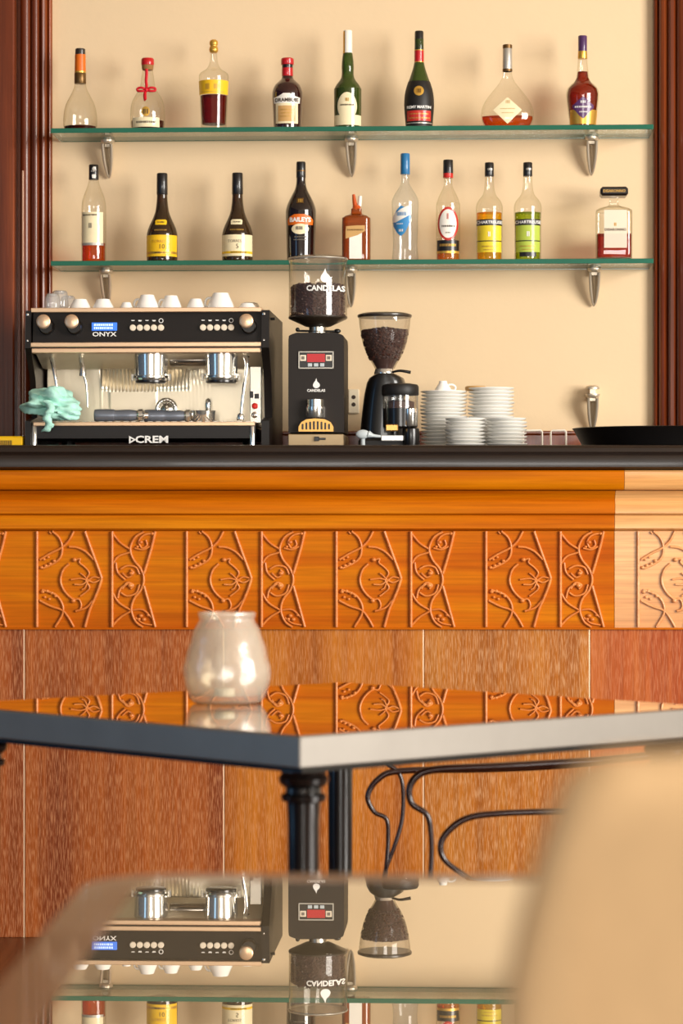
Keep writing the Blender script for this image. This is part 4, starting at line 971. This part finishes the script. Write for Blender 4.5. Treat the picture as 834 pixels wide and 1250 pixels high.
# wire rack and yellow packet on the back counter
q, s = back(665, .35, z=BACK_Z)
t = thing('wire_rack', 'white wire rack with two loops beside the saucers', 'rack', q, TH)
zt = back(665, .35, 525.5)[0].z-BACK_Z
for x0, x1 in ((-26, -3), (7.5, 26)):
    for yy in (-.03, .03):
        MB().tube([(x0*s, yy, 0), (x0*s, yy, zt-.004), (x0*s+.004, yy, zt), (x1*s-.004, yy, zt), (x1*s, yy, zt-.004), (x1*s, yy, 0)], .0019, 8, smooth=0).build('wire_loop', 'white_wire', t)
MB().tube([(-26*s, -.03, .003), (26*s, -.03, .003), (26*s, .03, .003), (-26*s, .03, .003)], .0019, 8, smooth=0, closed=True).build('base_wire', 'white_wire', t)
q, s = back(10, .52, z=BACK_Z)
zt = back(10, .52, 533)[0].z-BACK_Z
yp = thing('yellow_packet', 'yellow packet with dark stripes left of the coffee machine', 'packet', q, TH)
yo = MB().box(-26*s, 21*s, -.04, .04, 0, zt, bev=.004).build('box', 'yellow', yp)
b = MB()
for i in range(11): b.box((-11+i*1.75)*s, (-10.1+i*1.75)*s, -.0408, -.039, zt-.026, zt-.011)
b.build('printed_stripes', 'dark_print', yo, smooth=False)

# ------------------------------------------------------------------ the bar
bar = thing('bar_counter', 'honey coloured wooden bar front with carved frieze and oak panels', 'bar', (0, BARD, 0))
BX0, BX1 = -1.62, 1.62
XS = [bx_(760), bx_(750), bx_(720)]
MB().box(BX0, BX1, .03, .86, 0, bz(574)).build('carcass', 'orange_dark', bar)
def yy(py, out): return H-(py-625)*(BARD-out)/F
def mould(poly_px, x0, x1, name, mat):
    MB().prism([(-o, yy(py, o)) for py, o in poly_px], x0, x1, 'X').build(name, mat, bar, angle=40)
top_m = [(574, -.03), (574, .052), (576, .056), (590, .056), (596, .050), (598, .044), (600, -.03)]
cove = [(599, -.03), (599, .040), (602, .030), (607, .021), (612, .018), (613, -.03)]
band1 = [(611, -.03), (611.5, .022), (613, .024), (626.5, .024), (628.5, .018), (629, -.03)]
band2 = [(628, -.03), (628.5, .012), (630, .014), (645, .014), (647.5, .006), (648.5, -.03)]
for poly, nm in ((top_m, 'cornice_moulding'), (cove, 'cove_moulding'), (band1, 'upper_fillet'), (band2, 'lower_fillet')):
    sx = XS[0] if nm == 'cornice_moulding' else XS[1]
    mould(poly, BX0, sx-.0004, nm, 'orange'); mould(poly, sx+.0004, BX1, nm, 'orange_lit')  # right of the joint the window light is in the colour
# frieze boards, three courses high with hairline joints, and the carved motifs on them
def frieze(x0, x1, mat, name='frieze_board'):
    return MB().box(x0, x1, 0, .035, bz(766.5), bz(648), bev=.0008).build(name, mat, bar)
fb1 = frieze(BX0, XS[1]-.0004, 'orange'); fb2 = frieze(XS[1]+.0004, BX1, 'orange_lit')  # right board carries the window wash in its colour
MB().box(BX0, BX1, -.004, .03, bz(768.5), bz(766.3), bev=.0008).build('frieze_bead', 'orange', bar)
K = 190/834
def motif_paths(kind):
    if kind == 'A':
        ox = 68
        P = [([(68, 38), (68, 130), (68, 550)], 1.9), ([(325, 38), (345, 95), (372, 170), (400, 245), (415, 290)], 1.9),
             ([(415, 290), (400, 340), (380, 390), (350, 460), (325, 550)], 1.9),
             ([(240, 120), (285, 125), (330, 148), (372, 190)], 1.5), ([(275, 465), (330, 447), (375, 400)], 1.5),
             ([(150, 38), (185, 70), (203, 120), (195, 175), (160, 208), (100, 236)], 1.5), ([(265, 38), (240, 85), (200, 125), (140, 155), (84, 190)], 1.5),
             ([(165, 550), (205, 480), (203, 425), (165, 375), (95, 352)], 1.5), ([(265, 550), (240, 505), (205, 462), (140, 438), (82, 408)], 1.5),
             ([(240, 212), (208, 245), (194, 300), (210, 350), (245, 390), (272, 405)], 1.5),
             ([(270, 190), (300, 185), (295, 205), (325, 230), (348, 262), (330, 300), (350, 340), (318, 372), (300, 385)], 1.1),
             ([(255, 410), (290, 400), (305, 430), (298, 455), (275, 466)], 1.2),
             ([(412, 290), (370, 282), (342, 298), (300, 290), (250, 296)], 1.1), ([(412, 294), (372, 312), (342, 302), (310, 322), (268, 322)], 1.1),
             ([(342, 300), (318, 275), (300, 262)], 1.0), ([(342, 302), (325, 340), (308, 350)], 1.0), ([(134, 40), (145, 52)], 1.0)]
        B = [(268, 190, 3.2), (262, 410, 3.2), (92, 232, 2.6), (115, 222, 2.6), (138, 212, 2.6), (160, 196, 2.6), (106, 188, 2), (128, 176, 2),
             (98, 362, 2.6), (122, 358, 2.6), (146, 368, 2.6), (168, 384, 2.6), (110, 390, 2), (134, 400, 2)]
    else:
        ox = 475
        P = [([(475, 38), (475, 200), (475, 550)], 1.9), ([(706, 38), (690, 110), (665, 200), (645, 265)], 1.9), ([(645, 330), (665, 400), (690, 490), (706, 550)], 1.9),
             ([(475, 45), (520, 100), (575, 135)], 1.4),
             ([(645, 40), (598, 70), (572, 130), (590, 190), (628, 238), (645, 295), (630, 350), (592, 400), (578, 460), (600, 520), (640, 552)], 1.6),
             ([(475, 218), (508, 172), (572, 150)], 1.4), ([(475, 362), (512, 420), (578, 462)], 1.4), ([(475, 545), (520, 498), (578, 464)], 1.4),
             ([(690, 48), (645, 58), (618, 92), (635, 128), (662, 112), (655, 84)], 1.3), ([(596, 128), (640, 136), (676, 118)], 1.2),
             ([(580, 460), (640, 458), (692, 506)], 1.3), ([(600, 500), (640, 530), (690, 540)], 1.1),
             ([(495, 205), (505, 258), (545, 297)], 1.4), ([(520, 240), (555, 222), (602, 230), (622, 268)], 1.3), ([(530, 262), (560, 285), (590, 262), (575, 244)], 1.3),
             ([(505, 395), (520, 345), (560, 318)], 1.4), ([(522, 366), (556, 384), (604, 368), (622, 322)], 1.3), ([(530, 345), (556, 312), (588, 326), (574, 346)], 1.3)]
        B = [(578, 264, 3.6), (572, 328, 3.6), (628, 96, 3), (628, 490, 3), (645, 510, 3), (690, 50, 2.6), (668, 486, 2.4), (618, 508, 2.4), (610, 120, 2)]
    return ox, P, B
def motif_mesh(kind):
    ox, P, B = motif_paths(kind); b = MB()
    for pts, r in P:
        pp = [((x-ox)*K*BS, -.0030, bz(640+y*K)-bz(707)) for x, y in pts]
        b.tube(pp, r*BS*1.1, 8, smooth=4, flat=1.2)
    for x, y, r in B: b.ball(((x-ox)*K*BS, -.0030, bz(640+y*K)-bz(707)), r*BS*.95, 1.15, 1.0, .9, 8)
    return b
mA = motif_mesh('A'); mB = motif_mesh('B')
protos = {}
def motif(kind, px, par, mat):
    key = (kind, mat)
    if key not in protos:
        o = (mA if kind == 'A' else mB).build('carved_motif', mat, par, angle=60); protos[key] = o
    else:
        o = protos[key].copy(); C.objects.link(o); o.parent = par
    o.location = (bx_(px), 0, bz(707))
for i in range(-3, 4): motif('A', 45.3+182.7*i, fb1, 'carve')
for i in range(-3, 4): motif('B', 137+182.4*i, fb1, 'carve')
for i in range(4, 7): motif('A', 47+183*i, fb2, 'carve_lit')
for i in range(4, 6): motif('B', 139+183*i, fb2, 'carve_lit')
# oak panels with pale strips in the joints
seams = [-459, -215, 29, 273, 517, 720, 964, 1208]
mats = [OAK[2], OAK[1], OAK[0], OAK[1], OAK[2], OAK[3], OAK[4], OAK[4], OAK[0]]
edges = [417+BX0/BS]+seams+[417+BX1/BS]
ph = bz(768)
for i, (a, c) in enumerate(zip(edges, edges[1:])):
    # the panel between seams 273 and 517 reads warmer on its left, as a separate leaf of veneer
    MB().box(bx_(a)+.0022, bx_(c)-.0022, .006, .032, .0, ph, bev=.0012).build('oak_panel', mats[i], bar)
for s_ in seams: MB().box(bx_(s_)-.0016, bx_(s_)+.0016, .0075, .031, .0, ph).build('joint_strip', 'seam', bar)
# worktop
ct = MB()
prof = [(-.062, bz(573)), (-.070, yy(570, .07)), (-.072, yy(560, .07)), (-.069, yy(556, .07)), (-.064, yy(554, .07)), (-.068, yy(551.5, .07)), (-.066, yy(547, .07)), (-.058, yy(543.5, .06)), (-.04, yy(543, .06)), (.93, yy(543, .06)), (.93, bz(573))]
ct.prism(prof, BX0-.03, BX1+.03, 'X')
ct.v = [(x, (WY-BARD)+x*math.tan(TH)-.003, z) if y > .5 else (x, y, z) for x, y, z in ct.v]
cto = tag(ct.build('bar_worktop', 'counter', angle=30, loc=(0, BARD, 0)), 'black polished worktop with rounded edge on top of the bar', 'worktop')
CTZ = yy(543, .06)
# round tray on the bar
p = front(815, 540, 7.42)
trp = tag(MB().lathe([(.001, .003), (.198, .003), (.208, .0), (.216, .002), (.238, .043), (.243, .048), (.24, .0495), (.235, .046), (.212, .006), (.001, .006)], 64).build('serving_tray', 'tray', loc=(p.x, 7.46, CTZ+.0005)), 'round black serving tray on the right end of the bar worktop', 'tray')

# ------------------------------------------------------------------ cafe table with dark legs and candle glass
TT = .74; tc = Vector((-.03, 4.95)); HD = .676; rot = math.radians(-2.7)
tab = thing('cafe_table', 'square cafe table with glossy brown top, metal edge and black turned legs', 'table', (tc.x, tc.y, 0), rot+PI/4)
hs = HD/math.sqrt(2)
def ring(mb, a, b_, z0, z1):
    for x0, x1, y0, y1 in ((-a, a, -a, -b_), (-a, a, b_, a), (-a, -b_, -b_, b_), (b_, a, -b_, b_)): mb.box(x0, x1, y0, y1, z0, z1)
bnd = MB().box(-hs, hs, -hs, hs, TT-.049, TT-.0015, bev=.002); bnd.build('edge_band', 'edge_metal', tab)
MB().box(-hs+.004, hs-.004, -hs+.004, hs-.004, TT-.004, TT, bev=.001).build('glass_top', 'table_top', tab)
MB().box(-hs+.03, hs-.03, -hs+.03, hs-.03, TT-.06, TT-.049).build('under_frame', 'leg_black', tab)
legp = crom([(.024, 0), (.026, .02), (.020, .05)], 3)+[(.0235, .08), (.0235, .35), (.0245, .60), (.026, .632), (.034, .635), (.035, .643), (.028, .647), (.028, .654), (.037, .661), (.039, .669), (.034, .676), (.036, TT-.06)]
li = hs-.062
for sx_, sy_ in ((-1, -1), (1, 1), (1, -1), (-1, 1)):
    MB().lathe(legp, 24, c=(sx_*li, sy_*li, 0)).build('turned_leg', 'leg_black', tab)

# candle glass
gD = 5.0; gq = front(277, 860, gD); k_ = gD/F
cg = thing('candle_glass', 'frosted crackle glass candle holder on the cafe table', 'candle holder', (gq.x, gD, TT+.0005))
outer = crom([(37, 0), (42, 2), (47.5, 10), (52, 24), (53.6, 36), (51.5, 52), (46.5, 70), (40.5, 88), (35, 98), (33.5, 102), (35, 108), (34.5, 111)], 4)
inner_ = [(r-4.5, h) for r, h in outer if h > 9][::-1]
V = [(r*k_, h*k_) for r, h in outer]+[(r*k_, h*k_) for r, h in inner_]+[(20*k_, 9*k_), (.2*k_, 8.5*k_)]
b = MB().lathe(V, 48)
rn = random.Random(5)
b.v = [tuple(Vector(p)+Vector((p[0], p[1], 0))*.03*noise.noise(Vector(p)*45)) for p in b.v]
b.build('glass_wall', 'g_crackle', cg, angle=70)
MB().lathe([(.015, 0), (.018, .001), (.018, .014), (.015, .015), (.002, .013)], 24, c=(-.004, 0, .0115)).build('tea_light', 'white_ceramic', cg)

# ------------------------------------------------------------------ bentwood armchair behind the table
ch = thing('bentwood_armchair', 'dark bentwood armchair with curled arms between table and bar', 'chair', (.42, 5.65, 0))
def cpt(px, py, D): q = front(px, py, D); return (q.x-.42, q.y-5.65, q.z)
D1, D2 = 5.4, 5.9
MB().tube([cpt(850, 915, D1), cpt(760, 925, D1), cpt(690, 931, D1), cpt(600, 936, D1), cpt(535, 939, D1), cpt(511, 946, D1), cpt(500, 962, D1), cpt(503, 981, D1), cpt(521, 994, D1), cpt(526, 1015, D1), cpt(527, 1045, D1), cpt(524, 1090, D1)], [.007, .0075, .0075, .007, .006, .005, .0045], 10).build('arm', 'iron', ch)
MB().tube([cpt(820, 918, D2), cpt(690, 934, D2), cpt(590, 939, D2), cpt(490, 941, D2), cpt(462, 951, D2), cpt(449, 972, D2), cpt(457, 991, D2), cpt(472, 1000, D2), cpt(474, 1025, D2), cpt(472, 1055, D2), cpt(468, 1090, D2)], [.007, .007, .0065, .005, .0045, .0045], 10).build('arm', 'iron', ch)
MB().tube([cpt(462, 915, D2), cpt(472, 932, D2), cpt(486, 942, D2), cpt(492, 962, D2), cpt(491, 1000, D2), cpt(481, 1035, D2), cpt(471, 1062, D2), cpt(466, 1090, D2)], .0045, 10).build('arm_brace', 'iron', ch)
MB().tube([cpt(780, 987, D1), cpt(690, 990, D1), cpt(610, 993, D1), cpt(570, 999, D1), cpt(546, 1016, D1), cpt(538, 1034, D1), cpt(546, 1053, D1), cpt(580, 1076, D1)], [.006, .006, .0065, .006, .0045], 10).build('side_loop', 'iron', ch)
SZ = .292
MB().lathe(crom([(.001, SZ), (.2, SZ), (.222, SZ+.008), (.222, SZ+.02), (.2, SZ+.026), (.001, SZ+.02)], 3), 40).build('seat', 'iron', ch)
f1 = cpt(524, 1090, D1); f2 = cpt(467, 1090, D2)
for f_ in (f1, f2): MB().tube([f_, (f_[0]-.005, f_[1]*.98, .2), (f_[0]-.02, f_[1], 0)], [.012, .013, .011], 10).build('leg', 'iron', ch)
bk = [cpt(850, 915, D1), cpt(820, 918, D2)]
for f_ in bk: MB().tube([(f_[0]+.02, f_[1], .0), (f_[0]-.01, f_[1], .3), (f_[0], f_[1], .5), (f_[0], f_[1], .6)], [.011, .012, .010], 10).build('leg', 'iron', ch)
MB().tube([(bk[0][0], bk[0][1], .59), (bk[0][0]+.05, bk[0][1]+.05, .66), (bk[0][0]+.06, (bk[0][1]+bk[1][1])/2, .69), (bk[1][0]+.06, bk[1][1]-.05, .66), (bk[1][0], bk[1][1], .59)], .009, 10).build('back_rail', 'iron', ch)

# ------------------------------------------------------------------ foreground table
T2 = H-.3335
X0, X1, Y0, Y1 = -.241, .42, 1.72, 2.642
ft = thing('glass_topped_table', 'low table with pale wooden rim and reflecting glass top in the foreground', 'table', ((X0+X1)/2, (Y0+Y1)/2, 0), math.radians(-1.2))
def rrect(w_, d_, r, n=8):
    P = []
    for cx_, cy_, a0 in ((w_-r, d_-r, 0), (-w_+r, d_-r, 90), (-w_+r, -d_+r, 180), (w_-r, -d_+r, 270)):
        for i in range(n+1): a = math.radians(a0+90*i/n); P.append((cx_+r*math.cos(a), cy_+r*math.sin(a)))
    return P
W2, D2_ = (X1-X0)/2, (Y1-Y0)/2
O = rrect(W2, D2_, .095); I = rrect(W2-.05, D2_-.05, .055); n = len(O)
zt, zb = T2, T2-.05
V = [(*p, zt-.004) for p in O]+[(p[0]*.994, p[1]*.995, zt) for p in O]+[(*p, zt) for p in I]+[(*p, zb) for p in I]+[(*p, zb) for p in O]
Fc = []
for l in range(5):
    for i in range(n): j = (i+1) % n; Fc.append((l*n+i, l*n+j, ((l+1) % 5)*n+j, ((l+1) % 5)*n+i))
MB().add(V, Fc).build('wooden_rim', 'rim_wood', ft, angle=50)
MB().prism([(p[0]*.999, p[1]*.999) for p in I], zb+.01, zt-.0005, 'Z').build('glass_top', 'mirror_glass', ft)
for sx_ in (-1, 1):
    for sy_ in (-1, 1):
        MB().lathe([(.018, 0), (.02, .01), (.026, zb-.04), (.03, zb)], 20, c=(sx_*(W2-.07), sy_*(D2_-.07), 0)).build('leg', 'rim_wood', ft)

# ------------------------------------------------------------------ slip-covered chair close to the camera
cD = 1.13
cx = .306; hw = .247; ztop = H-(919-625)*cD/F
sc_ = thing('slipcovered_chair', 'cream slip-covered dining chair close to the camera on the right', 'chair', (cx, cD, 0))
prof = []
half = [(0, ztop), (.1, ztop-.0005), (.18, ztop-.002), (.203, ztop-.004), (.2116, ztop-.009), (.2175, ztop-.017), (.2275, ztop-.045), (.2365, ztop-.077), (.2415, ztop-.109), (.245, ztop-.18), (.247, ztop-.28), (.247, .42)]
half = crom([(a, b_) for a, b_ in half], 3)
outl = [(-a, b_) for a, b_ in half[::-1]][:-1]+half
V = []; Fc = []; n = len(outl)
lay = [(-.0, .955), (.012, .99), (.03, 1.0), (.05, .99), (.062, .955)]
for y_, f_ in lay:
    for a, b_ in outl: V.append((a*f_+.004*math.sin(b_*40+a*9)*0, y_+.004*math.sin(a*17+b_*11), b_-(1-f_)*.25*(b_ > .6)))
for l in range(len(lay)-1):
    for i in range(n-1): Fc.append((l*n+i, l*n+i+1, (l+1)*n+i+1, (l+1)*n+i))
Fc += [tuple(range(n)), tuple((len(lay)-1)*n+i for i in range(n-1, -1, -1))]
MB().add(V, Fc).build('backrest_cover', 'cream_cloth', sc_, angle=80)
MB().box(-.235, .235, .06, .50, .40, .47, bev=.025).build('seat_cushion', 'cream_cloth', sc_)
MB().box(-.24, .24, .005, .495, .06, .41, bev=.012).build('skirt', 'cream_cloth', sc_)
for sx_ in (-1, 1):
    for yq in (.03, .47): MB().lathe([(.014, 0), (.018, .07)], 12, c=(sx_*.21, yq, 0)).build('leg', 'iron', sc_)
